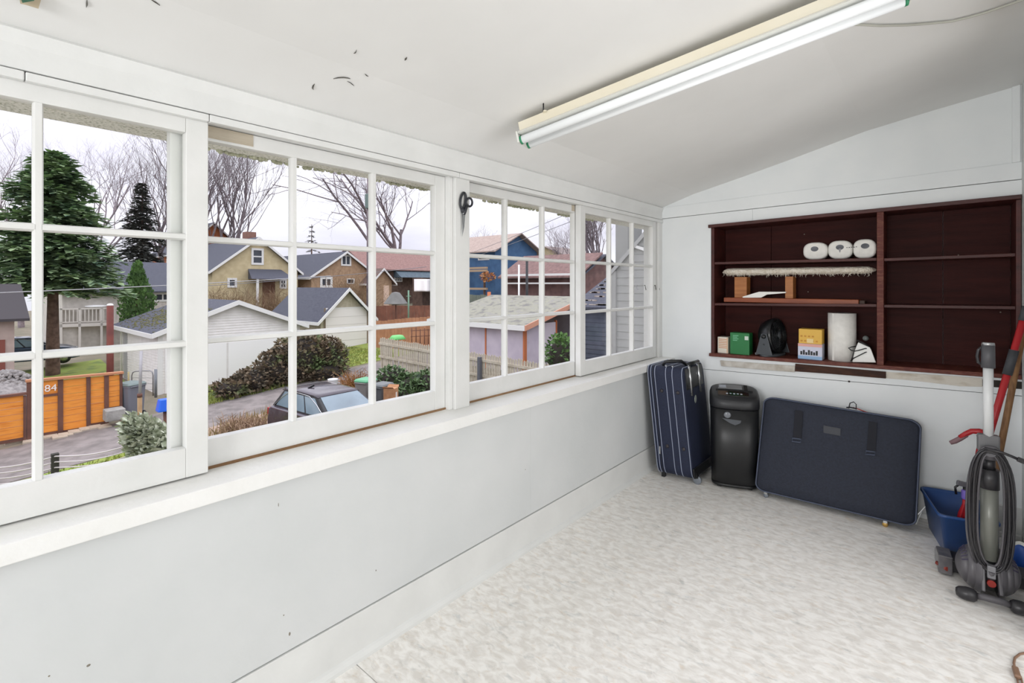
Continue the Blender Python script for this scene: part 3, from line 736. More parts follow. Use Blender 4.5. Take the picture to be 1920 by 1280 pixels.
# dark seam fold along the top of the front panel
def frontpt(x, y, dn=-.085):
    r = ray(x, y); nn = U2.cross(W2).normalized(); p0 = S2(.5, .5, dn); return CAM + r * ((p0 - CAM).dot(nn) / r.dot(nn))
for x0, x1, y0, y1, yy0, yy1 in ((1489, 1505, 768, 771, 820, 822), (1627, 1644, 789, 792, 844, 846)):
    q_ = [frontpt(x0 + 2, y0), frontpt(x1 + 1, y1), frontpt(x1 - 2, yy1), frontpt(x0 - 2, yy0)]
    d_ = N2.normalized() * -.005
    MB().add(q_ + [p + d_ for p in q_], [(0, 1, 2, 3), (7, 6, 5, 4), (0, 4, 5, 1), (1, 5, 6, 2), (2, 6, 7, 3), (3, 7, 4, 0)]).build('strap', M['black_soft'], s2c, .001)
    k = [frontpt(x0 - 3, yy0 + 1, -.12), frontpt(x1 - 3, yy1 + 1, -.12), frontpt(x1 - 4, yy1 + 7, -.12), frontpt(x0 - 4, yy0 + 7, -.12)]
    MB().tube(k, .0036, 6, False, True).build('buckle', M['pipe_navy'], s2c)
q_ = [frontpt(1544, 797), frontpt(1576, 803), frontpt(1576, 817), frontpt(1544, 811)]; d_ = N2.normalized() * -.003
MB().add(q_ + [p + d_ for p in q_], [(0, 1, 2, 3), (7, 6, 5, 4), (0, 4, 5, 1), (1, 5, 6, 2), (2, 6, 7, 3), (3, 7, 4, 0)]).build('name_patch', mat('patch_grey', (34, 37, 46), rough=.5), s2c)
p = S2(.60, 1.0, .25)
MB().tube([p + V(-.02, 0, -.004), p + V(-.014, 0, .028), p + V(.004, 0, .038), p + V(.016, .0, .026), p + V(.016, 0, -.004)], .0028, 6).build('key_loop', M['black'], s2c)
MB().tube([p + V(.0, -.004, .006), p + V(.03, -.004, .0), p + V(.07, -.006, -.012)], .003, 6).build('luggage_cord', mat('red_cord', (170, 50, 44), rough=.6), s2c)
MB().tube([p + V(-.03, 0, .0), p + V(-.01, -.01, .006), p + V(.02, -.01, .002)], .004, 6).build('top_handle', M['black_soft'], s2c)
for u, nm in ((.075, 'black'), (.835, 'brass')):
    for n_ in (.12, .85):
        c = S2(u, 0, n_); h = c.z
        mm = Matrix.Translation(V(c.x, c.y, .0135)) @ Matrix.Rotation(math.pi / 2, 4, 'X')
        MB().lathe([(0, -.008), (.013, -.008), (.013, .008), (0, .008)], 16, mm).build('caster', mat('brass_wheel', (206, 168, 96), rough=.35, metal=.6) if nm == 'brass' else M['chrome_dark'], s2c)
        MB().box(c.x - .009, c.x + .009, c.y - .010, c.y + .010, .022, h + .008).build('caster_bracket', M['silver'], s2c)
MB().tube([S2(1.0, .02, .2), S2(1.03, .16, .1), S2(1.045, .2, .0), S2(1.01, .12, -.02)], .0025, 6).build('tag_string', mat('string_white', (214, 216, 214), rough=.7), s2c)

# --- blue recycling bin
M['bin_blue'] = mat('translucent_blue_plastic', (46, 80, 136), (40, 72, 126), 6, .32, 0)
ba = math.radians(12); bu, bv = V(math.cos(ba), math.sin(ba), 0), V(-math.sin(ba), math.cos(ba), 0)
b0 = V(.006, 3.115, 0)
rb = thing('recycling_bin', 'open blue plastic recycling bin beside the wide navy suitcase', 'bin', b0 + bu * .11 + bv * .19)
def br(ins, z, r=.03): return [b0 + bu * (.11 + a) + bv * (.19 + b) + V(0, 0, z) for a, b in rrect(.11 - ins, .19 - ins, max(r - ins * .5, .006), 4)]
MB().loft([br(.035, .0006), br(.030, .004), br(.004, .19), br(-.004, .192), br(-.004, .204), br(.003, .206), br(.006, .19), br(.034, .008)], cap=True).build('tub', M['bin_blue'], rb)

# --- red lever tool and wooden handle standing in the bin
M['red'] = mat('red_enamel', (184, 36, 42), (170, 30, 36), 6, .35)
M['grip'] = mat('grey_rubber', (62, 64, 68), rough=.6)
rt0, rt1 = V(.062, 3.19, .012), V(.3075, 3.222, 1.20)
rt = thing('red_pruning_pole', 'long red pole tool with grey grip and curved lever leaning at right wall', 'garden tool', rt0)
L_ = lambda z: rt0 + (rt1 - rt0) * ((z - rt0.z) / (rt1.z - rt0.z))
MB().tube([L_(.012), L_(1.2)], .0135, 14).build('pole', M['red'], rt)
MB().tube([L_(.885), L_(1.0)], .0175, 14).build('grip', M['grip'], rt)
MB().tube([L_(1.135), L_(1.2)], .0165, 14).build('end_grip', M['grip'], rt)
YT = 3.195
tp_ = [onY(x, y, YT) for x, y in ((1848, 812), (1836, 808.5), (1822, 808), (1811, 813), (1800, 820))]
MB().tube(tp_, [.014, .0135, .012, .0115, .011], 10).build('lever', M['red'], rt)
tp_ = [onY(x, y, YT) for x, y in ((1813, 815), (1800, 822), (1790, 827), (1781.5, 830))]
MB().tube(tp_, [.009, .0115, .0115, .009], 10).build('lever_grip', mat('lever_grey', (128, 100, 104), rough=.6), rt)
MB().tube([onY(1831, 816, YT), onY(1838, 827, YT)], .0018, 6).build('spring_wire', M['silver'], rt)
MB().tube([onY(1841, 824, YT), onY(1838, 836, YT), onY(1833, 852, YT)], [.010, .011, .009], 8).build('lower_lever', M['red'], rt)
wp0, wp1 = V(.150, 3.215, .012), V(.309, 3.318, 1.12)
whd = MB().tube([wp0, wp0 + (wp1 - wp0) * .3, wp0 + (wp1 - wp0) * .6, wp1], [.0125, .013, .013, .0125], 12).build('broom_handle', mat('old_wood_handle', (150, 112, 74), (112, 78, 48), 14, .6, .2, 50, 5, .35, .65, (6, 6, 1)))
tag(whd, 'worn wooden broom handle leaning on the right wall beside the red pole', 'broom handle')
# --- spray bottle in the bin
sb0 = V(.105, 3.27, .010)
sp = thing('spray_bottle', 'red spray bottle with purple trigger standing in the blue bin', 'spray bottle', sb0)
MB().lathe([(.034, 0), (.036, .01), (.036, .13), (.030, .17), (.014, .22), (.013, .245), (0, .245)], 20, Matrix.Translation(sb0)).build('bottle', M['red'], sp)
MB().lathe([(.017, .2455), (.018, .25), (.018, .285), (.013, .29), (0, .29)], 16, Matrix.Translation(sb0)).build('collar', mat('purple_plastic', (120, 100, 190), rough=.35), sp)
MB().bar(sb0 + V(.02, .0, .312), sb0 + V(-.035, -.008, .320), .018, .024).build('spray_head', mat('grey_plastic', (96, 96, 102), rough=.35), sp, .005)
MB().tube([sb0 + V(-.022, -.006, .315), sb0 + V(-.040, -.01, .295), sb0 + V(-.036, -.009, .262)], .005, 8).build('trigger', M['black'], sp)
MB().lathe([(.012, .28), (.012, .305), (0, .305)], 12, Matrix.Translation(sb0)).build('neck', M['black'], sp)

# --- upright ball vacuum cleaner, seen from its back
M['vac'] = mat('vacuum_grey', (92, 90, 94), (84, 82, 86), 5, .38)
M['vac_dark'] = mat('vacuum_charcoal', (46, 45, 48), rough=.35)
M['vac_tube'] = mat('smoked_tube', (122, 124, 117), rough=.35, metal=.2)
vo = V(.158, 2.885, 0)
vc = thing('vacuum_cleaner', 'grey upright ball vacuum cleaner with coiled cord and white wand beside blue bin', 'vacuum', vo)
ax = V(1, .10, 0).normalized(); ay = V(-ax.y, ax.x, 0)
def lv(x, y, z): return vo + ax * x + ay * y + V(0, 0, z)
RB = Matrix.Translation(vo + V(0, 0, .102)) @ Matrix(((ax.x, ay.x, 0, 0), (ax.y, ay.y, 0, 0), (0, 0, 1, 0), (0, 0, 0, 1))) @ Matrix.Rotation(math.pi / 2, 4, 'Y')
def half(sg):
    pr_ = []
    zz_ = [.028, .030, .046, .047, .050, .051, .068, .069, .072, .073, .090, .097, .100]
    for i, z in enumerate(zz_):
        r = math.sqrt(max(.0001, .101 ** 2 - z ** 2)); 
        if i in (3, 4, 7, 8): r -= .0025
        pr_.append((r, z * sg))
    return [(.02, .028 * sg)] + pr_ + [(0, .1005 * sg)]
for sg in (-1, 1):
    h = MB().lathe(half(sg), 40, RB).build('ball_half', M['vac'], vc)
    for k in range(9):
        t = math.radians(120 + k * 14)
        p = RB @ Vector((.055 * math.cos(t), .055 * math.sin(t), .0845 * sg)); q = RB @ Vector((.075 * math.cos(t), .075 * math.sin(t), .0675 * sg))
        MB().bar(p, q, .004, .004).build('vent_slot', mat('vent_purple', (60, 54, 80), rough=.5) if 'ventp' not in M else M['ventp'], h)
MB().lathe([(0, -.028), (.080, -.028), (.080, .028), (0, .028)], 24, RB).build('ball_core', M['black'], vc)
MB().tube([lv(0, -.088, .082), lv(0, -.076, .082)], .014, 14).build('motor_cap', mat('red_plastic', (150, 40, 32), rough=.4), vc)
MB().tube([lv(0, -.088, .135), lv(0, -.075, .10)], .013, 10).build('hose_elbow', M['vac'], vc)
# stabiliser wheels on a curved arm
fl_, fr_ = lv(-.080, -.110, .027), lv(.082, -.112, .027)
MB().tube([fl_ + ax * .03, lv(-.03, -.118, .034), lv(.0, -.12, .036), lv(.03, -.118, .034), fr_ - ax * .03], [.012, .013, .014, .013, .012], 10).build('stand_arm', M['vac'], vc)
for p, sg in ((fl_, -1), (fr_, 1)):
    m4 = Matrix.Translation(p) @ (ax * sg).to_track_quat('Z', 'Y').to_matrix().to_4x4()
    MB().lathe([(0, -.032), (.018, -.032), (.0255, -.022), (.0265, 0), (.022, .022), (.014, .032), (0, .034)], 20, m4).build('wheel', M['vac_dark'], vc)
for sg in (-1, 1):
    MB().bar(lv(.026 * sg, -.1, .05), lv(.022 * sg, -.06, .16), .012, .02).build('yoke', M['vac'], vc, .003)
# body column
lean = lambda z: V(0, .03 * (z - .15), 0)
def cyl(name, z0, z1, r0, r1, m_, y=-.045, n=22, bev=None):
    pz = [z0, z1]
    c0, c1 = lv(0, y, z0) + lean(z0), lv(0, y, z1) + lean(z1)
    return MB().tube([c0, c1], [r0, r1], n).build(name, m_, vc)
cyl('motor_housing', .165, .20, .05, .04, M['vac_dark'], -.02)
cyl('hose_tube', .165, .475, .0285, .0285, M['vac_tube'])
cyl('tube_collar', .455, .535, .032, .031, M['vac_dark'])
cyl('hose_neck', .535, .575, .020, .019, M['vac_dark'])
cyl('hose_cuff', .575, .615, .025, .022, M['vac'])
m = MB(); c = lv(0, -.062, .607) + lean(.6); m.tube([c, c + V(0, -.012, .004)], .020, 16); m.build('release_button', M['vac'], vc)
MB().box(-.034, .034, -.016, .02, .60, .672, Matrix.Translation(lv(0, -.03, 0) + lean(.64)) @ Matrix.Rotation(.1, 4, 'Z')).build('wand_socket', mat('socket_grey', (112, 112, 114), rough=.4), vc, .006)
cyl('spine', .18, .62, .018, .018, M['black'], -.005)
cyl('wand', .665, .955, .0165, .0165, mat('white_wand', (222, 224, 224), rough=.3), -.03)
cyl('handle', .95, 1.045, .0225, .0215, mat('handle_grey', (82, 82, 86), rough=.45), -.03)
cyl('handle_cap', 1.045, 1.056, .0215, .020, M['silver'], -.03)
c = lv(0, -.03, 0) + lean(1)
MB().tube([c + V(-.02, 0, 1.035), c + V(-.030, 0, 1.022), c + V(-.034, 0, .995), c + V(-.030, 0, .97), c + V(-.02, 0, .962)], .0055, 8).build('handle_loop', M['vac_dark'], vc)
# power cord wrapped on the hooks
for i, (hw, zt_, zb_, dy) in enumerate(((.040, .600, .150, -.072), (.046, .612, .136, -.070), (.052, .622, .124, -.073), (.060, .630, .116, -.068), (.068, .622, .118, -.078), (.056, .618, .130, -.082), (.073, .612, .126, -.066), (.064, .612, .138, -.080))):
    pts = []
    for k in range(40):
        t = 2 * math.pi * k / 40
        x = hw * math.copysign(abs(math.cos(t)) ** .75, math.cos(t)); s_ = math.sin(t)
        z = (zt_ + zb_) / 2 + (zt_ - zb_) / 2 * math.copysign(abs(s_) ** .8, s_)
        pts.append(lv(x + .002 * math.sin(3 * t + i), dy + .004 * math.sin(2 * t + i * 1.3), z) + lean(z))
    MB().tube(pts, .0046, 7, False, True).build('power_cord', M['vac_dark'] if i % 3 else M['vac'], vc)
p = lv(.03, -.085, .615) + lean(.6)
MB().tube([lv(-.02, -.08, .625) + lean(.6), p + V(0, 0, .004), p + V(.03, 0, -.006), p + V(.05, 0, -.014)], .0055, 8).build('power_cord', M['vac_dark'], vc)
MB().bar(p + V(.045, 0, -.012), p + V(.085, 0, -.026), .016, .018).build('cord_plug', M['vac_dark'], vc, .003)
for dy in (-.005, .005): MB().bar(p + V(.085, dy, -.026), p + V(.103, dy, -.032), .002, .005).build('plug_pin', M['silver'], vc)
MB().box(-.013, .013, -.012, .012, .105, .155, Matrix.Translation(lv(0, -.082, 0))).build('cord_hook', mat('hook_grey', (130, 130, 134), rough=.4), vc, .003)
MB().bar(lv(0, -.075, .13), lv(0, -.02, .15), .02, .02).build('hook_arm', M['vac'], vc)
# cleaner head on the far side
hx0, hx1 = -.150, .150
MB().add([lv(x, y, z) for x in (hx0 + .05, hx1) for y, z in ((.10, .008), (.22, .008), (.22, .05), (.17, .075), (.10, .06))], [(0, 1, 2, 3, 4), (9, 8, 7, 6, 5)] + [(i, (i + 1) % 5, 5 + (i + 1) % 5, 5 + i) for i in range(5)]).build('cleaner_head', M['vac_dark'], vc, .004)
MB().add([lv(x, y, z) for x in (hx0, hx0 + .049) for y, z in ((.06, .008), (.20, .008), (.20, .06), (.15, .09), (.06, .088))], [(0, 1, 2, 3, 4), (9, 8, 7, 6, 5)] + [(i, (i + 1) % 5, 5 + (i + 1) % 5, 5 + i) for i in range(5)]).build('head_end_cap', mat('smoked_cover', (110, 108, 110), (86, 84, 88), 20, .2), vc, .004)
MB().tube([lv(hx0 - .001, .10, .034), lv(hx0 + .03, .0585, .034)], .009, 12).build('brush_bar', mat('brush_red', (150, 60, 48), rough=.6), vc)
for x in (-.1, .1):
    MB().tube([lv(x - .008, .16, .0105), lv(x + .008, .16, .0105)], .010, 10).build('head_roller', M['black'], vc)
MB().bar(lv(0, .09, .05), lv(0, .0, .08), .06, .03).build('head_neck', M['vac_dark'], vc)
# --- blue scrub brush standing on the floor by the right wall
k = V(.280, 3.15, 0)
t = thing('blue_brush', 'blue oval brush with white rim behind the vacuum by the right wall', 'brush', k)
R4 = Matrix.Translation(k + V(0, 0, .082)) @ Matrix.Rotation(-.2, 4, 'Z')
m = MB(); m.ball((0, 0, 0), .030, .012, .058, 20, 12, R4); m.build('brush_face', mat('brush_blue', (28, 72, 150), rough=.45), t)
m = MB(); m.ball((0, .010, .004), .036, .010, .066, 20, 12, R4); m.build('brush_rim', P_((214, 214, 206), .4), t)
MB().box(-.03, .03, -.015, .025, -.0815, -.05, R4).build('brush_foot', P_((206, 206, 198), .4), t, .004)
# --- brown flat cord end lying on the floor near the camera
M['brown_cord'] = mat('brown_cord', (138, 108, 88), rough=.5)
f = lambda x, y, z=.005: onZ(x, y, z)
t = thing('extension_cord', 'brown cord end with plug lying on the vinyl floor near the camera', 'cord', f(1908, 1250, 0))
MB().tube([f(1945, 1224), f(1925, 1223), f(1912, 1226), f(1903, 1233), f(1901, 1243), f(1903, 1252)], .0035, 8).build('cord', M['brown_cord'], t)
a, b = f(1903, 1251, .008), f(1909, 1270, .008)
MB().bar(a, b, .017, .014).build('socket', M['brown_cord'], t, .004)
for dx in (0, 8): MB().tube([f(1906 + dx, 1268), f(1909 + dx, 1280), f(1914 + dx, 1296)], .003, 6).build('cord', M['brown_cord'], t)

# ================================================================ THINGS ON WALLS AND CEILING
# scissors hung on the window post
XS = -1.590
s = lambda x, y, d=0: onX(x, y, XS + d)
sz = thing('scissors', 'black handled scissors hanging on the white post between windows', 'scissors', s(868, 440))
def ringp(cx, cy, rx, ry, tilt, d=0, n=18):
    o = []
    for k in range(n):
        t = 2 * math.pi * k / n; x, y = rx * math.cos(t), ry * math.sin(t)
        o.append(s(cx + x * math.cos(tilt) - y * math.sin(tilt), cy + x * math.sin(tilt) + y * math.cos(tilt), d))
    return o
M['scis'] = mat('scissor_black', (40, 42, 48), rough=.4)
MB().tube(ringp(868.3, 376, 5, 15, .12), .0055, 8, False, True).build('handle', M['scis'], sz)
MB().tube(ringp(880, 379, 5.4, 8, -.1, .006), .0050, 8, False, True).build('handle', M['scis'], sz)
MB().tube([s(866, 388), s(868, 396), s(868.5, 402)], [.008, .009, .006], 8).build('shank', M['scis'], sz)
MB().tube([s(875, 386, .006), s(872, 395, .006), s(870, 402, .006)], [.007, .008, .006], 8).build('shank', M['scis'], sz)
for d, p4 in ((0, ((866, 399), (869.5, 400), (868.5, 425), (866.5, 443))), (.004, ((868, 399), (872, 400), (870, 425), (867, 440)))):
    q_ = [s(x, y, d) for x, y in p4]
    MB().add(q_ + [p + V(.002, 0, 0) for p in q_], [(0, 1, 2, 3), (7, 6, 5, 4), (0, 4, 5, 1), (1, 5, 6, 2), (2, 6, 7, 3), (3, 7, 4, 0)]).build('blade', M['silver'], sz)
m = MB(); m.tube([s(869, 400, -.008), s(869, 400, .008)], .003, 8); m.build('pivot_screw', M['silver'], sz)
m = MB(); m.tube([s(869, 363, -.010), s(869, 363, .010)], .002, 6); m.build('wall_hook', M['scis'], sz)

# fluorescent light
def onceil(x, y, off=0):
    r = ray(x, y); lo_, hi_ = .3, 6
    for _ in range(60):
        k = (lo_ + hi_) / 2; p = CAM + r * k
        if p.z > ceil_z(max(-1.7, min(XR, p.x))) - off: hi_ = k
        else: lo_ = k
    return CAM + r * lo_
M['lamp_cream'] = mat('cream_enamel', (226, 218, 196), (232, 226, 208), 3, .4)
M['lamp_white'] = mat('white_enamel', (226, 226, 220), rough=.4)
def tubemat():
    m, t, b = newmat('phosphor_tube'); b.inputs['Base Color'].default_value = lin((240, 243, 244)); b.inputs['Roughness'].default_value = .25
    b.inputs['Emission Color'].default_value = (.94, .97, 1, 1); b.inputs['Emission Strength'].default_value = .12
    return m
M['tube'] = tubemat(); M['cap_green'] = mat('green_end_cap', (40, 134, 92), rough=.4)
tA0, tA1 = onceil(992, 271, .095), onceil(1697, 2, .095)              # near tube, lower edge of the pair
d_ = (tA1 - tA0); Ld = d_.length; d_.normalize()
nrm = V(0, 0, 1); nrm = (nrm - d_ * nrm.dot(d_)).normalized(); sd_ = d_.cross(nrm).normalized()
if sd_.y > 0: sd_ = -sd_                                              # towards the camera side (-Y)
Lt = Ld
c0 = tA0 + sd_ * .038
fx = thing('fluorescent_light', 'twin tube fluorescent batten light fixed under the white ceiling', 'ceiling light', c0 + d_ * (Lt / 2))
def fp(a, b, c): return c0 + d_ * a + sd_ * b + nrm * c
def fbar(name, a0, a1, pts, m_, bev=.0015):
    n_ = len(pts)
    return MB().add([fp(a, b, c) for a in (a0, a1) for b, c in pts], [tuple(range(n_)), tuple(range(2 * n_ - 1, n_ - 1, -1))] + [(i, (i + 1) % n_, n_ + (i + 1) % n_, n_ + i) for i in range(n_)]).build(name, m_, fx, bev)
for b in (-.034, .034):
    MB().tube([fp(.004, b, 0), fp(Lt - .004, b, 0)], .0165, 18).build('tube', M['tube'], fx)
    for a0, a1 in ((-.004, .0045), (Lt - .0045, Lt + .004)): MB().tube([fp(a0, b, 0), fp(a1, b, 0)], .0172, 18).build('end_cap', M['cap_green'], fx)
fbar('reflector', -.002, Lt + .002, [(-.064, .022), (.064, .022), (.050, .034), (-.050, .034)], M['lamp_white'])
fbar('housing', .004, Lt - .004, [(-.048, .0345), (.048, .0345), (.046, .070), (-.046, .070)], M['lamp_cream'])
for a0 in (-.012, Lt + .005): fbar('lamp_holder', a0, a0 + .008, [(-.054, -.012), (.054, -.012), (.054, .034), (-.054, .034)], M['lamp_white'])
for a in (.12, Lt - .2):
    p = fp(a, .055, .066); zt_ = ceil_z(p.x); MB().tube([p, V(p.x, p.y, zt_ + .004)], .0028, 6).build('hanger_screw', M['black'], fx)
    MB().bar(fp(a - .01, .03, .066), fp(a + .01, .062, .066), .012, .003).build('hanger_tab', M['lamp_cream'], fx)
# lamp cable along the ceiling
cpts = [onceil(x, y, .008) for x, y in ((1592, 46), (1612, 46.5), (1650, 48.5), (1700, 47.5), (1745, 44), (1785, 40), (1815, 33), (1850, 23), (1885, 11), (1925, -3), (1980, -22))]
tag(MB().tube(cpts, .0042, 8).build('lamp_cable', mat('cable_white', (186, 186, 176), rough=.5)), 'thin off-white cable running along the ceiling from the tube light', 'cable')
# peeling paint flakes and cracks (parts of the ceiling)
def flake(pts, w, m_, nm='paint_flake'):
    q_ = [onceil(x, y, .0008) for x, y in pts]; vs = []
    n_ = len(q_)
    for i, p in enumerate(q_):
        u = i / (n_ - 1); ww = w * math.sin(math.pi * min(max(u, .06), .94))
        t = (q_[min(i + 1, n_ - 1)] - q_[max(i - 1, 0)]).normalized(); s_ = t.cross(V(0, 0, 1)).normalized()
        vs += [p - s_ * ww * .5, p + s_ * ww * .5, p + s_ * ww * .5 - V(0, 0, .0035 * math.sin(math.pi * u)), p - s_ * ww * .5 - V(0, 0, .001)]
    fs = [(i * 4 + a, i * 4 + (a + 1) % 4, (i + 1) * 4 + (a + 1) % 4, (i + 1) * 4 + a) for i in range(n_ - 1) for a in range(4)] + [(0, 1, 2, 3), (n_ * 4 - 1, n_ * 4 - 2, n_ * 4 - 3, n_ * 4 - 4)]
    MB().add(vs, fs).build(nm, m_, ceiling)
ck = mat('exposed_dark', (96, 94, 88), (70, 66, 60), 30, .9)
flake([(625, 147.5), (634, 145.5), (644, 145), (652, 146), (657, 147.5)], .0075, ck)
flake([(651, 152), (656, 154), (661, 158), (664, 161)], .0022, ck)
flake([(590, 157), (587, 161), (586, 165), (588, 168)], .005, ck)
flake([(684, 138), (687, 141), (691, 143)], .003, ck)
flake([(759, 113), (761, 110), (763, 107)], .006, ck)
flake([(282, -2), (290, 3), (300, 10)], .004, ck)
flake([(163, -2), (163, 6), (162, 14)], .003, ck)
flake([(663, 100), (667, 98), (669, 93)], .002, ck)
pz = [onceil(x, y, .012) for x, y in ((38, 7), (48, 9), (72, 16.5), (78, -4), (36, -6))]
m = MB(); m.add(pz + [p + V(0, 0, .010) for p in pz], [(0, 1, 2, 3, 4), (9, 8, 7, 6, 5)] + [(i, (i + 1) % 5, 5 + (i + 1) % 5, 5 + i) for i in range(5)])
cz_ = thing('ceiling_tag', 'small tan and green card stuck on the ceiling at the upper corner', 'card', pz[1])
m.build('card', mat('tan_card', (196, 182, 156), rough=.8), cz_)
pz = [onceil(x, y, .018) for x, y in ((42, 5.5), (64, 1.5), (66, -6), (38, -6))]
MB().add(pz + [p + V(0, 0, .005) for p in pz], [(0, 1, 2, 3), (7, 6, 5, 4), (0, 4, 5, 1), (1, 5, 6, 2), (2, 6, 7, 3), (3, 7, 4, 0)]).build('green_strip', mat('green_card', (62, 108, 84), rough=.6), cz_)
# ================================================================ OUTSIDE: the lane behind the house
rnd = random.Random(11)
M['grass'] = mat('yard_grass', (132, 154, 70), (106, 124, 64), 1.6, .95, .6, 40, 6, .35, .65, c3=(140, 150, 70))
M['dirt'] = mat('yard_dirt', (132, 122, 104), (108, 104, 84), .9, .95, .5, 20, 6, .35, .65)
M['asphalt'] = mat('old_asphalt', (140, 132, 128), (112, 106, 102), 2.5, .9, .4, 60, 8, .35, .65)
M['pinkgravel'] = mat('pink_gravel', (196, 172, 156), (160, 138, 124), 14, .95, .6, 60, 6, .35, .65)
M['soil'] = mat('dark_soil', (88, 80, 66), (66, 60, 48), 3, .95, .6, 30, 6, .35, .65)
def patch(name, poly, m, h=.0, n=1):
    mb = MB(); vs = [(x, y, gz(x, y) + h) for x, y in poly]; k = len(vs)
    mb.add(vs + [(x, y, z - .3) for x, y, z in vs], [tuple(range(k)), tuple(range(2 * k - 1, k - 1, -1))] + [(i, (i + 1) % k, k + (i + 1) % k, k + i) for i in range(k)])
    return struct(name, mb, m)
R_ = lambda a, b, c, d: [(a, c), (b, c), (b, d), (a, d)]
patch('ground', R_(-110, -1.75, -40, 110), M['dirt'])
patch('road_lane', R_(-21.0, -17.4, -25, 40), M['asphalt'], .015)
patch('lawn_verge', [(-23.6, 6.0), (-20.6, 6.4), (-20.5, 12.0), (-23.6, 12.5)], M['grass'], .02)
patch('lawn_garage', [(-26.5, 12.2), (-21.4, 11.8), (-21.3, 17.8), (-26.5, 18.5)], M['grass'], .02)
patch('lawn_near', [(-17.3, -6), (-14.2, -6), (-14.2, 4.6), (-17.3, 5.2)], M['grass'], .02)
patch('gravel_pad', [(-17.5, 5.2), (-14.8, 4.8), (-14.6, 9.0), (-17.4, 8.2)], M['pinkgravel'], .02)
patch('lawn_near_front', [(-15.6, 4.0), (-13.6, 4.0), (-13.6, 6.2), (-15.6, 6.0)], M['grass'], .03)
patch('lawn_middle', [(-17.2, 8.6), (-14.8, 9.2), (-14.6, 11.8), (-17.4, 11.2)], M['grass'], .02)
patch('lawn_neighbour', [(-38, 2.6), (-27.5, 3.2), (-27.0, 5.6), (-38, 6.4)], M['grass'], .03)
patch('lawn_far', R_(-60, -27.5, -3.0, 2.2), M['grass'], .02)
patch('path_far', [(-33, -4), (-24, -4), (-24, 2.3), (-33, 2.6)], mat('pale_path', (150, 144, 138), (132, 126, 120), 3, .9), .035)
def blades(name, poly, n, h, cols, par=None):
    mb = MB(); xs = [p[0] for p in poly]; ys = [p[1] for p in poly]
    for _ in range(n):
        x, y = rnd.uniform(min(xs), max(xs)), rnd.uniform(min(ys), max(ys)); z = gz(x, y) + .01
        a = rnd.uniform(0, 6.28); w = rnd.uniform(.012, .028); l = h * rnd.uniform(.5, 1.2); dx, dy = math.cos(a) * w, math.sin(a) * w
        bx, by = rnd.uniform(-.06, .06), rnd.uniform(-.06, .06)
        mb.add([(x - dx, y - dy, z), (x + dx, y + dy, z), (x + bx, y + by, z + l)], [(0, 1, 2)])
    o = mb.build(name, cols, fix=False); o['kind'] = 'stuff'; return o
M['blade'] = mat('grass_blade', (134, 152, 62), (98, 118, 50), 2.0, .9, c3=(150, 152, 80))
M['blade_dry'] = mat('dry_grass_blade', (168, 150, 104), (132, 116, 76), 3, .9)
tag(blades('grass', [(-23.4, 6.2), (-20.4, 12.2)], 3600, .15, M['blade']), 'green grass verge in front of the white garage', 'grass')
tag(blades('grass', [(-26.3, 12), (-21.4, 16.0)], 3800, .12, M['blade']), 'green lawn in front of the tan garage', 'grass')
tag(blades('grass', [(-17.2, -2), (-14.4, 4.6)], 3000, .10, M['blade']), 'green grass strip behind the wire fence', 'grass')
tag(blades('grass', [(-17.3, 5.0), (-14.7, 8.4)], 900, .35, M['blade_dry']), 'dry brown stalks over the pink gravel', 'dry grass')
tag(blades('grass', [(-17.2, 8.8), (-14.9, 11.6)], 1800, .14, M['blade']), 'green and yellow grass by the wheeled bins', 'grass')

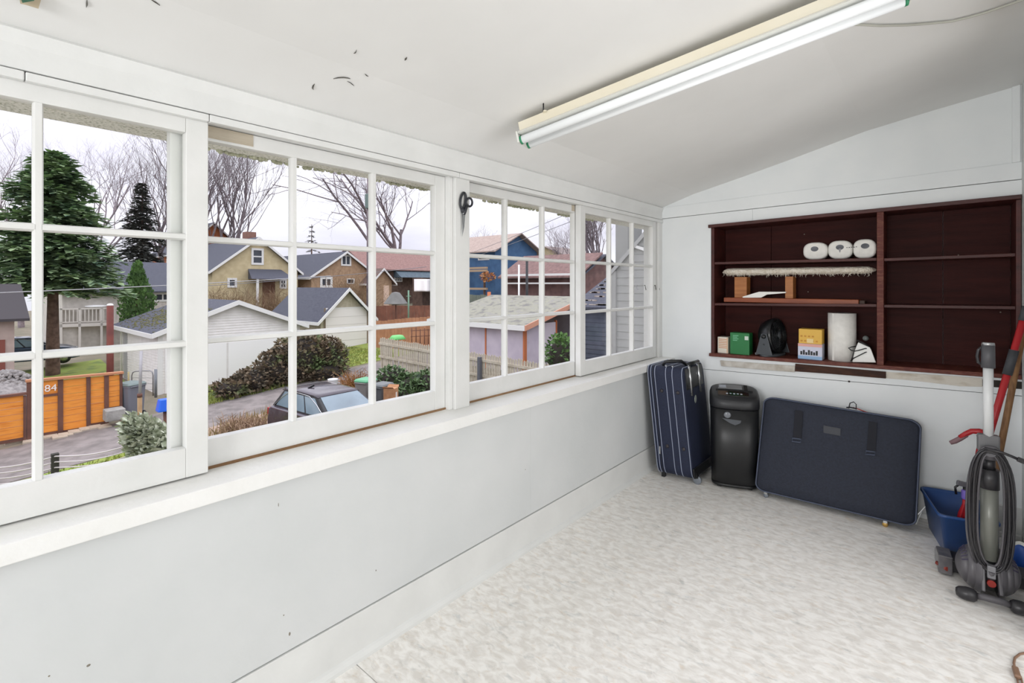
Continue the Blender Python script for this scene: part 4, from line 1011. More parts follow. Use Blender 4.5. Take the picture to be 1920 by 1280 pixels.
# ---------------------------------------------------------------- builders
M['roof_dark'] = mat('dark_shingles', (86, 88, 98), (68, 70, 80), 9, .9, .4, 40, 4, .3, .7)
M['white_paint'] = mat('house_white_trim', (226, 226, 222), rough=.6)
M['dark_glass'] = mat('dark_window_glass', (70, 76, 84), (50, 54, 62), 1.5, .08)
def house(name, label, x0, x1, y0, y1, ze, zr, axis, wall, roof, over=.35, z0=None, th=.10, barge=True, cat='house', skipwall=()):
    cx, cy = (x0 + x1) / 2, (y0 + y1) / 2
    zb_ = gz(cx, y0) - .3 if z0 is None else z0
    h = thing(name, label, cat, (cx, cy, zb_))
    if axis == 'x':     # ridge runs along x, gables face +x / -x
        q = [(y0, zb_), (y1, zb_), (y1, ze), (cy, zr), (y0, ze)]
        mw = MB(); k = 5
        mw.add([(x, a, b) for x in (x0, x1) for a, b in q], [tuple(range(k)), tuple(range(2 * k - 1, k - 1, -1))] + [(i, (i + 1) % k, k + (i + 1) % k, k + i) for i in range(k)])
        sl_ = (zr - ze) / ((y1 - y0) / 2)
        for sg, ye in ((-1, y0), (1, y1)):
            e = (ye + sg * over, ze - over * sl_)
            m = MB(); v = [(x, a, b + d) for x in (x0 - over, x1 + over) for a, b in (e, (cy, zr)) for d in (.02, .02 + th)]
            m.add(v, BF).build('roof_slope', roof, h)
            if barge:
                m = MB(); xx = x1 + over
                m.add([(x, a, b + d) for x in (xx, xx + .05) for a, b in (e, (cy, zr)) for d in (-.07, .03 + th)], BF).build('bargeboard', M['white_paint'], h)
                m = MB(); m.box(x0 - over, x1 + over, e[0] - .04 if sg < 0 else e[0], e[0] if sg < 0 else e[0] + .04, e[1] - .06, e[1] + .12).build('gutter', M['white_paint'], h)
    else:
        q = [(x0, zb_), (x1, zb_), (x1, ze), (cx, zr), (x0, ze)]
        mw = MB(); k = 5
        mw.add([(a, y, b) for y in (y0, y1) for a, b in q], [tuple(range(k)), tuple(range(2 * k - 1, k - 1, -1))] + [(i, (i + 1) % k, k + (i + 1) % k, k + i) for i in range(k)])
        sl_ = (zr - ze) / ((x1 - x0) / 2)
        for sg, xe in ((-1, x0), (1, x1)):
            e = (xe + sg * over, ze - over * sl_)
            m = MB(); m.add([(a, y, b + d) for y in (y0 - over, y1 + over) for a, b in (e, (cx, zr)) for d in (.02, .02 + th)], BF).build('roof_slope', roof, h)
            if barge:
                m = MB(); yy = y0 - over
                m.add([(a, y, b + d) for y in (yy - .05, yy) for a, b in (e, (cx, zr)) for d in (-.07, .03 + th)], BF).build('bargeboard', M['white_paint'], h)
                m = MB(); m.box(e[0] - .04 if sg < 0 else e[0], e[0] if sg < 0 else e[0] + .04, y0 - over, y1 + over, e[1] - .06, e[1] + .12).build('gutter', M['white_paint'], h)
    mw.build('wall', wall, h)
    return h
def window(h, X, px0, px1, py0, py1, Y=None, bars=(0, 1), fr=.09, glass=None, fm=None):
    """a window on the wall plane X = const (facing +X) or Y = const (facing -Y), seen between these pixels"""
    f = (lambda x, y: onX(x, y, X)) if Y is None else (lambda x, y: onY(x, y, Y))
    a, b = f(px0, py1), f(px1, py0)
    if Y is None: pt = lambda u, w, d: V(X + d, a.y + (b.y - a.y) * u, a.z + (b.z - a.z) * w); L_ = b.y - a.y
    else: pt = lambda u, w, d: V(a.x + (b.x - a.x) * u, Y - d, a.z + (b.z - a.z) * w); L_ = b.x - a.x
    Hh = b.z - a.z; fu, fw = fr / L_, fr / Hh
    def bx(u0, u1, w0, w1, d0, d1, mb): return mb.add([pt(u, w, d) for u in (u0, u1) for w in (w0, w1) for d in (d0, d1)], BF)
    m = MB(); bx(0, fu, 0, 1, 0, .06, m); bx(1 - fu, 1, 0, 1, 0, .06, m); bx(fu, 1 - fu, 0, fw, 0, .06, m); bx(fu, 1 - fu, 1 - fw, 1, 0, .06, m)
    for i in range(bars[0]): u = (i + 1) / (bars[0] + 1); bx(u - fu * .3, u + fu * .3, fw, 1 - fw, 0, .05, m)
    for i in range(bars[1]): w = (i + 1) / (bars[1] + 1); bx(fu, 1 - fu, w - fw * .3, w + fw * .3, 0, .05, m)
    o = m.build('window', fm or M['white_paint'], h)
    bx(fu * .9, 1 - fu * .9, fw * .9, 1 - fw * .9, .002, .02, MB()).build('pane', glass or M['dark_glass'], o)
    return o
def clipz(poly, z0, z1):
    def half(pl, f):
        o = []
        for i, p in enumerate(pl):
            q = pl[(i + 1) % len(pl)]; fp_, fq = f(p), f(q)
            if fp_ >= 0: o.append(p)
            if (fp_ >= 0) != (fq >= 0): t = fp_ / (fp_ - fq); o.append((p[0] + (q[0] - p[0]) * t, p[1] + (q[1] - p[1]) * t))
        return o
    return half(half(poly, lambda p: p[1] - z0), lambda p: z1 - p[1])
def siding(h, poly, course, plane, val, m, out=1, joined=True, name='siding_board', d0=.004, d1=.022):
    """lapped boards on the wall polygon (u, z); plane 'x' -> x = val facing +x, plane 'y' -> y = val facing -y"""
    zs = [p[1] for p in poly]; z = min(zs); J = MB()
    while z < max(zs):
        c = clipz(poly, z, z + course)
        if len(c) >= 3:
            mb = J if joined else MB(); k = len(c)
            dd = lambda p: d1 + (d0 - d1) * (p[1] - z) / course
            if plane == 'x': v = [(val, a, b) for a, b in c] + [(val + dd((a, b)), a, b) for a, b in c]
            else: v = [(a, val, b) for a, b in c] + [(a, val - dd((a, b)), b) for a, b in c]
            mb.add(v, [tuple(range(k)), tuple(range(2 * k - 1, k - 1, -1))] + [(i, (i + 1) % k, k + (i + 1) % k, k + i) for i in range(k)])
            if not joined: mb.build(name, m, h)
        z += course
    if joined: J.build(name, m, h, kind='stuff')
def branchtree(name, label, base, height, seed, trunk_r, depth=5, spread=.55, stems=1, up=.25, m=None, droop=0, first=.22, group=None, kids=(3, 4), lean=None):
    r = random.Random(seed); m = m or M['bark']
    t = thing(name, label, 'tree', base, group=group)
    tk, tw = MB(), MB()
    def grow(p, d, L_, rad, lev):
        n = 4 if lev < 2 else 3; pts = [p]; rr = [rad]; dd = d.copy()
        for i in range(n):
            dd = (dd + V(r.uniform(-1, 1), r.uniform(-1, 1), r.uniform(-.5, 1)) * (.13 + .03 * lev) + V(0, 0, up * .12 - droop * .05 * lev)).normalized()
            p = p + dd * (L_ / n); pts.append(p); rr.append(rad * (1 - .45 * (i + 1) / n))
        (tk if lev < 2 else tw).tube(pts, rr, 6 if lev < 2 else 3, False)
        if lev >= depth: return
        for j in range(r.randint(*kids) + (1 if lev < 2 else 0)):
            u = r.uniform(.35 if lev else .5, 1.0); k = min(int(u * n), n - 1)
            q = pts[k] + (pts[k + 1] - pts[k]) * (u * n - k)
            a = r.uniform(0, 6.283); perp = dd.orthogonal().normalized(); perp = (Matrix.Rotation(a, 3, dd) @ perp)
            nd = (dd * (1 - spread * .4) + perp * spread * r.uniform(.6, 1.3) + V(0, 0, up * .5)).normalized()
            grow(q, nd, L_ * r.uniform(.55, .82), rr[k] * r.uniform(.5, .72), lev + 1)
    for s_ in range(stems):
        a = r.uniform(0, 6.283); sp_ = .16 if stems > 1 else .04
        d = V(math.cos(a) * sp_, math.sin(a) * sp_, 1).normalized()
        if lean: d = (d + Vector(lean)).normalized()
        grow(Vector(base) + V(math.cos(a) * .25, math.sin(a) * .25, 0) * (stems > 1), d, height * (first + .2), trunk_r * r.uniform(.7, 1), 0)
    tk.build('trunk', m, t, fix=False)
    tw.build('branches', m, t, kind='stuff', fix=False)
    return t
def leafcloud(mb, r, c, rad, n, size, shell=.55, flat=.0, aim=None):
    for _ in range(n):
        while True:
            p = V(r.uniform(-1, 1), r.uniform(-1, 1), r.uniform(-1, 1))
            if shell < p.length < 1: break
        pos = V(c[0] + p.x * rad[0], c[1] + p.y * rad[1], c[2] + p.z * rad[2])
        d = V(r.uniform(-1, 1), r.uniform(-1, 1), r.uniform(-.6, .8)) + p * .8
        if aim: d = d * .5 + Vector(aim)
        d.normalize(); s_ = d.cross(V(r.uniform(-1, 1), r.uniform(-1, 1), 1)).normalized()
        l = size * r.uniform(.6, 1.3); w = l * r.uniform(.28, .45)
        mb.add([pos, pos + d * l * .5 + s_ * w, pos + d * l, pos + d * l * .5 - s_ * w], [(0, 1, 2, 3)])
def conifer(name, label, base, height, rad, seed, m, layers=26, droop=.35, trunk=.28, lo=.16, dens=1.0, shape=1.0, boughs=14):
    r = random.Random(seed); t = thing(name, label, 'tree', base); b = Vector(base)
    MB().tube([b, b + V(.05, 0, height * .5), b + V(0, .03, height * .97)], [trunk, trunk * .6, .03], 8, False).build('trunk', M['bark_red'], t)
    f = MB()
    for i in range(layers):
        u = lo + (1 - lo) * i / layers; z = height * u
        R = rad * ((1 - u) / (1 - lo)) ** shape * r.uniform(.75, 1.12) + .06
        for j in range(int(boughs * dens)):
            a = r.uniform(0, 6.283); L_ = R * r.uniform(.65, 1.1); n = max(3, int(L_ * 8))
            for k in range(n):
                v = (k + r.random()) / n
                p = b + V(math.cos(a) * L_ * v, math.sin(a) * L_ * v, z + r.uniform(-.08, .08) - droop * L_ * v * v + .10 * L_ * v)
                for q in range(3):
                    aa = a + r.uniform(-1.1, 1.1); d = V(math.cos(aa), math.sin(aa), r.uniform(-.45, .25)).normalized()
                    s_ = V(-d.y, d.x, r.uniform(-.3, .3)).normalized(); l = r.uniform(.30, .55) * (.6 + .4 * rad / 2.5); w = l * .24
                    f.add([p, p + d * l * .5 + s_ * w, p + d * l, p + d * l * .5 - s_ * w], [(0, 1, 2, 3)])
    f.build('needles', m, t, kind='stuff', fix=False)
    return t
M['bark'] = mat('winter_bark', (138, 126, 128), (104, 95, 98), 4, .95)
M['bark_pale'] = mat('pale_winter_bark', (160, 148, 152), (130, 120, 124), 4, .95)
M['bark_red'] = mat('spruce_bark', (120, 96, 84), (84, 66, 58), 4, .95, .3, 12)
M['spruce'] = mat('spruce_needles', (128, 156, 122), (84, 112, 90), 1.1, .9, c3=(148, 170, 122), detail=6)
M['spruce_dark'] = mat('dark_spruce_needles', (98, 98, 88), (74, 80, 74), 1.2, .9)
M['cedar'] = mat('cedar_leaf', (96, 132, 66), (64, 94, 50), 2.5, .9)
M['ivy'] = mat('dark_ivy_leaf', (76, 100, 62), (50, 66, 46), 3, .7, c3=(96, 120, 76))
M['bramble'] = mat('bramble_leaf', (92, 110, 66), (84, 76, 60), 1.4, .8, c3=(116, 98, 76), detail=6)
M['pale_leaf'] = mat('variegated_leaf', (212, 216, 196), (150, 160, 132), 6, .8)
def gp(x, y): p = ground(x, y); return p
def atg(x, d): p = at(x, HOR, d); p.z = gz(p.x, p.y); return p       # ground point at a column and depth
# ---------------------------------------------------------------- white garage across the lane
XG = -24.2
yA, yB = onX(297, 628, XG).y, onX(562, 600, XG).y
M['wsiding'] = mat('white_lap_siding', (240, 237, 233), (230, 227, 222), 3, .6)
M['mossroof'] = mat('mossy_shingles', (88, 88, 96), (70, 70, 78), 12, .9, .4, 40, 5, .38, .6)
g = house('white_garage', 'white garage with lap siding and dark mossy roof across the lane', -30.6, XG, yA, yB, -.70, .46, 'x', M['wsiding'], M['roof_dark'], .30, z0=-3.5)
cyg = (yA + yB) / 2
siding(g, [(yA, -3.2), (yB, -3.2), (yB, -.72), (cyg, .40), (yA, -.72)], .115, 'x', XG, M['wsiding'])
siding(g, [(-30.6, -3.25), (XG, -3.25), (XG, -.75), (-30.6, -.75)], .115, 'y', yA, M['wsiding'])
MB().box(XG + .001, XG + .05, yA - .03, yA + .14, -3.25, -.72).build('corner_board', M['white_paint'], g)
def gdoor(x0, x1, yt, nm='garage_door'):
    a, b = onX(x0, yt, XG).y, onX(x1, yt, XG).y
    MB().box(XG + .024, XG + .05, a, b, -3.22, -1.30).build(nm, mat('plain_white_door', (244, 243, 240), rough=.55) if 'gd' not in M else M['gd'], g, .004)
gdoor(309, 424, 655); gdoor(427.5, 540, 640)
mm_ = MB()
for _ in range(900):
    x = rnd.gauss(-27.0, 1.7); u = rnd.random() ** .6; y = yA - .25 + u * 2.3
    sl_ = (.46 + .70) / ((yB - yA) / 2); z = -.70 + (y - yA) * sl_ + .12
    if x > XG + .2 or x < -30.8: continue
    mm_.ball((x, y, z), rnd.uniform(.03, .09), rnd.uniform(.03, .09), .02, 5, 3)
mm_.build('moss', mat('roof_moss', (112, 108, 62), (88, 88, 58), 3, .95), g, kind='stuff')
a_ = onY(228, 620, yA - .02)
MB().tube([V(a_.x + .3, yA - .06, -3.1), V(a_.x + .3, yA - .06, -.9), V(a_.x + .3, yA - .3, -.78)], .05, 8).build('downpipe', M['white_paint'], g)
MB().box(a_.x + .5, a_.x + 1.1, yA - .03, yA + .001, -3.2, -.95).build('side_panel', mat('plain_grey_panel', (168, 168, 170), rough=.7), g)  # evenly grey panel on the side wall
# ---------------------------------------------------------------- tan garage further up
XT = -26.6
t = house('tan_garage', 'tan garage with white roller door and grey shingle roof', -32.6, XT, 14.25, 17.45, -.60, .98, 'x', mat('tan_stucco', (190, 182, 160), (174, 166, 144), 5, .9), M['roof_dark'], .35)
a, b = onX(610, 580, XT), onX(687, 650, XT)
d = MB().box(XT + .001, XT + .05, a.y, b.y, gz(XT, 15.5) - .05, a.z).build('garage_door', mat('roller_door', (234, 230, 224), rough=.55), t, .005)
for i in range(1, 5):
    z = gz(XT, 15.5) + (a.z - gz(XT, 15.5)) * i / 5
    MB().box(XT + .05, XT + .058, a.y + .02, b.y - .02, z - .012, z + .012).build('door_joint', mat('door_joint', (208, 204, 198), rough=.6), d)
for y in (a.y - .09, b.y + .01): MB().box(XT + .001, XT + .06, y, y + .08, gz(XT, y) - .05, a.z + .08).build('door_trim', mat('brown_trim', (130, 116, 98), rough=.7), t)
MB().box(XT + .001, XT + .06, a.y, b.y, a.z + .001, a.z + .08).build('door_trim', M['white_paint'], t)
# ---------------------------------------------------------------- houses behind
M['stuccoA'] = mat('yellow_stucco', (206, 192, 154), (190, 174, 136), 2.5, .9)
A = house('stucco_house', 'cream stucco house with dark roof and white framed attic window', -52, -41.6, 13.6, 20.2, 2.4, 5.0, 'x', M['stuccoA'], M['roof_dark'], .32)
window(A, -41.6, 471, 494, 466, 496, fr=.16)
window(A, -41.6, 426, 444, 521, 539, fr=.16, bars=(0, 0)); window(A, -41.6, 524, 537, 523, 541, fr=.14, bars=(1, 1))
a, b = onX(480, 523, -41.6), onX(513, 505, -41.6)
MB().add([(-41.6, a.y - .6, b.z), (-41.6, b.y + .6, b.z), (-39.9, b.y + 1.0, a.z), (-39.9, a.y - 1.0, a.z), (-41.6, a.y - .6, a.z), (-41.6, b.y + .6, a.z)], [(0, 1, 2, 3), (4, 3, 2, 5), (0, 3, 4), (1, 5, 2)]).build('porch_roof', M['roof_dark'], A)
for y in (a.y - .6, b.y + .6): MB().box(-40.1, -39.95, y, y + .15, gz(-40, y) - .1, a.z).build('porch_post', M['white_paint'], A)
MB().box(-41.6, -41.55, a.y + .5, a.y + 1.5, gz(-41, 17), a.z - .15).build('door', mat('brown_door', (112, 74, 52), rough=.6), A)
MB().box(-46.5, -45.6, 17.6, 18.4, 4.4, 5.9).build('chimney', mat('chimney_brick', (150, 112, 98), (120, 84, 74), 8, .9), A)
M['shingleB'] = mat('tan_shingle', (176, 148, 118), (158, 130, 104), 4, .9, .3, 30)
B = house('shingle_house', 'tan shingled house with clipped white gable and grey roof', -53, -41.0, 21.1, 27.6, 2.0, 4.2, 'x', M['shingleB'], M['roof_dark'], .32)
window(B, -41.0, 639, 658, 478, 498, fr=.15, bars=(1, 0)); window(B, -41.0, 600, 623, 519, 539, fr=.2, bars=(1, 0))
window(B, -41.0, 650, 664, 522, 532, fr=.08, bars=(0, 0))
wy0, wy1 = onX(690, 510, -39.5).y, onX(741, 525, -39.5).y
k = house('entry_porch', 'tan porch wing with white gable edge beside the shingled house', -41.4, -39.5, wy0 + .4, wy1 - .4, 1.6, 2.7, 'x', M['shingleB'], mat('brown_roof', (120, 100, 92), (100, 82, 76), 9, .9), .35)

MB().box(-39.5, -39.46, onX(719, 530, -39.5).y, onX(729, 530, -39.5).y, gz(-39, 27), 1.2).build('door', mat('peach_door', (226, 198, 176), rough=.6), k)
del k['label'], k['category']; k.parent = B; k.location = ORG[k] - ORG[B]
M['brownC'] = mat('dark_brown_wall', (104, 84, 72), (84, 66, 58), 3, .9)
Cc = house('brown_house', 'dark brown house with long red-brown roof', -54, -46, 30.2, 41.5, 3.1, 5.3, 'y', M['brownC'], mat('red_brown_roof', (148, 116, 108), (128, 98, 92), 5, .9), .5, barge=False)
window(Cc, -46, 739, 754, 512, 528, fr=.12, bars=(2, 2))
a, b = onX(738, 520, -46), onX(812, 506, -46)
MB().add([(-46, a.y, b.z), (-46, b.y, b.z), (-44.6, b.y, a.z), (-44.6, a.y, a.z), (-46, a.y, a.z), (-46, b.y, a.z)], [(0, 1, 2, 3), (4, 3, 2, 5), (0, 3, 4), (1, 5, 2)]).build('awning', mat('teal_awning', (88, 104, 112), (74, 88, 98), 4, .8), Cc)
p = at(793, 545, 47); mb = MB()
z_ = gz(p.x, p.y)
n_ = 9; vs = []
for i in range(n_):
    for j in range(n_):
        u, w = i / (n_ - 1), j / (n_ - 1)
        q = at(777 + 33 * u, 546 - 23 * w, 47 + 1.2 * math.sin(u * 7) * .3 + w * .6); vs.append(q)
mb.add(vs, [(i * n_ + j, i * n_ + j + 1, (i + 1) * n_ + j + 1, (i + 1) * n_ + j) for i in range(n_ - 1) for j in range(n_ - 1)], None, True)
tg = thing('covered_woodpile', 'white tarpaulin draped over a stack beside the brown house', 'tarpaulin', (p.x, p.y, z_))
tr_ = mb.build('tarpaulin', mat('white_tarp', (236, 232, 228), rough=.5), tg)
m = tr_.modifiers.new('thick', 'SOLIDIFY'); m.thickness = .05
MB().cbox(at(793, 536, 48.3) + V(-.3, .3, -1.0), 1.5, 1.5, 3.6).build('stack', M['brownC'], tg)
M['blueH'] = mat('blue_wall', (74, 110, 148), (58, 90, 126), 1.2, .8)
Bl = house('blue_house', 'blue house with beige hip roof and balcony beams', -37, -29.5, 32, 38, 4.4, 5.9, 'x', M['blueH'], mat('beige_roof', (176, 158, 146), (158, 140, 130), 5, .9), .6, barge=False)
for yy in (503, 508, 541):
    p = onY(880, yy, 31.2); MB().box(-37, -29.6, 31.0, 31.2, p.z - .09, p.z + .09).build('balcony_beam', mat('weathered_beam', (170, 148, 122), rough=.8) if 'wb' not in M else M['wb'], Bl)
for x in (-35.2, -32.6, -30): MB().box(x, x + .14, 31.05, 31.2, gz(x, 31), 2.5).build('balcony_post', M['brownC'], Bl)
p0, p1 = onY(902, 525, 31), onY(930, 512, 31)
mb = MB(); leafcloud(mb, rnd, ((p0.x + p1.x) / 2, 30.9, (p0.z + p1.z) / 2), (.9, .25, .35), 260, .18)
mb.build('flower_box', mat('orange_flowers', (204, 152, 84), (172, 112, 84), 3, .8), Bl, kind='stuff')
window(Bl, None, 897, 918, 478, 488, Y=32, fr=.1, bars=(0, 0))
Br = house('red_brown_house', 'low red brown house with pale beams behind mossy shed', -25.4, -18.8, 29, 35, 1.9, 3.4, 'y' if False else 'x', mat('maroon_wall', (120, 92, 88), (98, 74, 72), 2, .9), M['roof_dark'], .4, barge=False)
Rr = MB()
for yy, hh in ((517, .12), (531, .05)):
    p = onY(960, yy, 28.6); MB().box(-25.4, -18.8, 28.4, 28.6, p.z - hh, p.z + hh).build('pale_beam', M['white_paint'], Br)
e0 = 1.9
MB().add([(x, y, z + d) for x in (-25.8, -18.4) for y, z in ((28.3, 1.75), (31.5, 3.5)) for d in (0, .12)], BF).build('roof_front', mat('maroon_roof', (134, 106, 100), (112, 88, 84), 4, .9), Br)
Ff = house('far_house', 'distant low grey roofed house behind the wires', -44, -34, 52, 60, 4.3, 6.2, 'y', M['stuccoA'], mat('grey_brown_roof', (140, 128, 122), rough=.9), .5, barge=False)
OB = house('orange_house', 'orange brick house far behind the conifers', -74, -64, 17.5, 24.5, 5.0, 8.4, 'x', mat('orange_brick', (190, 116, 74), (166, 96, 62), 3, .9), M['roof_dark'], .5)
window(OB, -64, 312, 322, 484, 500, fr=.25, bars=(0, 0))
# deck house behind the spruce
GH = house('grey_roof_house', 'pale house with grey roof behind the column cedar', -54, -44.5, 5.5, 16.2, .9, 3.0, 'y', mat('pale_clapboard', (206, 200, 192), (190, 184, 176), 4, .8), M['roof_dark'], .5, barge=False)
window(GH, -44.5, 278, 318, 548, 566, fr=.15, bars=(2, 0))
dk0, dk1 = at(112, 607, 33), at(232, 604, 35)
zd = (dk0.z + dk1.z) / 2
XD0 = -45; 
dk = thing('raised_deck', 'white raised deck with balustrade under the spruce branches', 'deck', ((dk0.x + dk1.x) / 2 - 1.2, (dk0.y + dk1.y) / 2, gz(-43, 7)))
dl = (dk1 - dk0); dl.z = 0; Ld_ = dl.length; dl.normalize(); dn = V(dl.y, -dl.x, 0)
if dn.x > 0: dn = -dn
D_ = lambda u, v, z: V(dk0.x, dk0.y, 0) + dl * u + dn * v + V(0, 0, z)
def dbx(nm, u0, u1, v0, v1, z0, z1, m): MB().add([D_(u, v, z) for u in (u0, u1) for v in (v0, v1) for z in (z0, z1)], BF).build(nm, m, dk)
M['deck_white'] = mat('deck_paint', (212, 206, 198), rough=.7)
dbx('deck_floor', 0, Ld_, 0, 3, zd - .22, zd, M['deck_white'])
dbx('top_rail', 0, Ld_, 0, .09, zd + .95, zd + 1.05, M['deck_white'])
dbx('bottom_rail', 0, Ld_, 0, .07, zd + .08, zd + .14, M['deck_white'])
dbx('top_rail', 0, .09, 0, 3, zd + .95, zd + 1.05, M['deck_white'])
nb = int(Ld_ / .19)
for i in range(nb): dbx('baluster', i * Ld_ / nb + .06, i * Ld_ / nb + .12, .015, .06, zd + .12, zd + .97, M['deck_white'])
for u in (0, Ld_ * .28, Ld_ * .62, Ld_ - .12):
    dbx('deck_post', u, u + .13, .0, .13, gz(-42, 6) - .2, zd + 1.06, M['deck_white'])
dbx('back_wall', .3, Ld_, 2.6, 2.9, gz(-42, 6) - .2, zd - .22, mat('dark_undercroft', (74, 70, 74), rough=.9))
c = D_(Ld_ * .52, 1.0, zd); tb = thing('patio_table', 'white oval patio table standing on the raised deck', 'table', c)
m = MB(); m.ball((c.x, c.y, c.z + 1.12), 1.05, .75, .13, 24, 8); m.build('table_top', mat('patio_white', (244, 244, 242), rough=.4), tb)
MB().tube([c + V(0, 0, .001), c + V(0, 0, 1.05)], .06, 8).build('pedestal', M['deck_white'], tb)
c = atg(14, 24.5)
x1_ = at(27, 600, 24).y
TS = house('stucco_outbuilding', 'pinkish stucco outbuilding with brown door at the far left of the lane', -33, -27.5, -5.5, onX(27, 600, -27.5).y, .02, 1.2, 'y', mat('pink_stucco', (184, 166, 156), (170, 152, 142), 3, .9), mat('black_roof', (66, 62, 64), rough=.9), .4, barge=False)
MB().box(-27.5, -27.44, onX(-12, 650, -27.5).y, onX(9.5, 650, -27.5).y, -3.9, onX(0, 637, -27.5).z).build('door', mat('red_brown_door', (126, 70, 58), rough=.7), TS)

# ---------------------------------------------------------------- orange cedar fence with brown posts
XO = -21.35
M['cedar_board'] = mat('orange_cedar', (222, 134, 46), (202, 112, 34), 2.4, .6, .15, 14, 5, .3, .7, (1, .5, 5), c3=(232, 150, 60))
M['fence_post'] = mat('brown_post', (112, 74, 60), (94, 62, 52), 3, .7)
of = thing('cedar_fence', 'orange cedar board fence with dark brown posts along the far lane side', 'fence', (XO, 2.8, gz(XO, 2.8)))
oy = lambda x, y=760: onX(x, y, XO).y
gzo = lambda y: gz(XO, y)
zt_l, zt_r = onX(52, 716, XO).z, onX(229, 700, XO).z
def fpost(x0, x1, zt_, w=.0, zb_=None):
    a, b = oy(x0), oy(x1); MB().box(XO - .06, XO + .06, a, b, (gzo(a) - .2) if zb_ is None else zb_, zt_).build('post', M['fence_post'], of)
ft = lambda x: zt_l + (zt_r - zt_l) * (x - 52) / 177
bt = lambda x, yb: onX(x, yb, XO).z
for x0, x1 in ((50, 62), (108, 118), (161.5, 169.5), (195, 203.5), (224, 229)): fpost(x0, x1, ft(x0))
fpost(43.5, 49, bt(44, 742))
lowt = bt(20, 743)
a, b = oy(-120), oy(50)
MB().box(XO - .09, XO + .09, a, b, lowt, lowt + .07).build('cap_rail', M['fence_post'], of)
MB().add([(XO + d, oy(x), ft(x) + h_) for d in (-.1, .1) for x in (48, 231) for h_ in (0, .07)], BF).build('cap_rail', mat('cap_board', (186, 128, 92), rough=.7), of)
def boards(x0, x1, zt_, zbm, n):
    a, b = oy(x0), oy(x1)
    for i in range(n):
        h = (zt_ - zbm) / n; dx = rnd.uniform(-.006, .006)
        MB().box(XO - .02 + dx, XO + .02 + dx, a, b, zbm + i * h + .006, zbm + (i + 1) * h - .006).build('board', M['cedar_board'], of)
boards(-120, -44, lowt, bt(10, 826), 7); fpost(-44, -38, lowt); boards(-38, 43.5, lowt, bt(10, 826), 7)
boards(62, 108, ft(80) - .02, bt(85, 740), 2)
MB().box(XO - .05, XO + .05, oy(62), oy(108), bt(85, 743), bt(85, 739)).build('mid_rail', M['fence_post'], of)
boards(62, 108, bt(85, 743.5), bt(85, 811), 5)
boards(118, 161.5, ft(140) - .03, bt(140, 803), 7); boards(169.5, 195, ft(182) - .03, bt(182, 792), 7); boards(203.5, 224, ft(215) - .03, bt(214, 762), 6)
for x0, x1, yb in ((-38, 43.5, 826), (62, 108, 811), (118, 161.5, 803), (169.5, 195, 792), (203.5, 224, 762)):
    z = bt((x0 + x1) / 2, yb); MB().box(XO - .04, XO + .04, oy(x0), oy(x1), z - .10, z).build('bottom_rail', M['fence_post'], of)
fc_ = bpy.data.curves.new('house_number', 'FONT'); fc_.body = '184'; fc_.size = .30; fc_.extrude = .01; fc_.align_x = 'CENTER'; fc_.align_y = 'CENTER'
fc_.materials.append(mat('number_white', (236, 228, 220), rough=.5))
tmp = bpy.data.objects.new('tmp_number', fc_); COL.objects.link(tmp)
me_ = bpy.data.meshes.new_from_object(tmp); bpy.data.objects.remove(tmp); bpy.data.curves.remove(fc_)
fo = bpy.data.objects.new('house_number', me_); COL.objects.link(fo); fo.parent = of
p = onX(89, 728.5, XO + .055); fo.location = p - ORG[of]; fo.rotation_euler = (math.pi / 2, 0, math.pi / 2)
# pavers at the foot of the fence
M['paver'] = mat('pale_paver', (198, 184, 164), (178, 164, 146), 5, .9)
for (x0, y0, x1, y1) in ((88, 822, 101, 816), (106, 824, 118, 816), (112, 813, 135, 819), (130, 807, 152, 814), (150, 801, 172, 810), (168, 798, 190, 806), (188, 802, 202, 800), (50, 830, 62, 826), (14, 831, 34, 829)):
    a, b = ground(x0, y0), ground(x1, y1); cx, cy = (a.x + b.x) / 2, (a.y + b.y) / 2; cz = gz(cx, cy)
    w, l = .30, abs(b.y - a.y) * .45 + .09
    R3 = Matrix.Translation((cx, cy, cz + .03)) @ Matrix.Rotation(rnd.uniform(-.15, .15), 4, 'Z')
    o = MB().box(-w * .7, w * .7, -l, l, -.05, .03, R3).build('paving_slab', M['paver'], None, .01)
    tag(o, 'pale stone slab laid along the foot of the orange fence', 'paving slab', 'slabs along the orange fence')
mb = MB(); c = atg(14, 16.6)
leafr = random.Random(5)
for _ in range(1500):
    u = leafr.gauss(0, 1.1); v = leafr.gauss(0, .7); z = 1.72 * math.exp(-(u * u / 2.2 + v * v / 1.1)) + .15
    s_ = leafr.uniform(.04, .10); mb.ball((c.x - .9 + v, c.y + u, gz(c.x, c.y) + z), s_, s_, s_ * .8, 5, 3)
m = MB(); 
prf = [(1.9, .0), (1.6, .5), (1.1, 1.05), (.6, 1.5), (.2, 1.72), (0, 1.78)]
mb.lathe(prf, 24, Matrix.Translation((c.x - .9, c.y, gz(c.x, c.y))))
o = mb.build('gravel_pile', mat('grey_gravel', (158, 154, 150), (122, 118, 116), 9, .95), fix=False); o['kind'] = 'stuff'
tag(o, 'heap of grey gravel behind the low end of the orange fence', 'gravel')
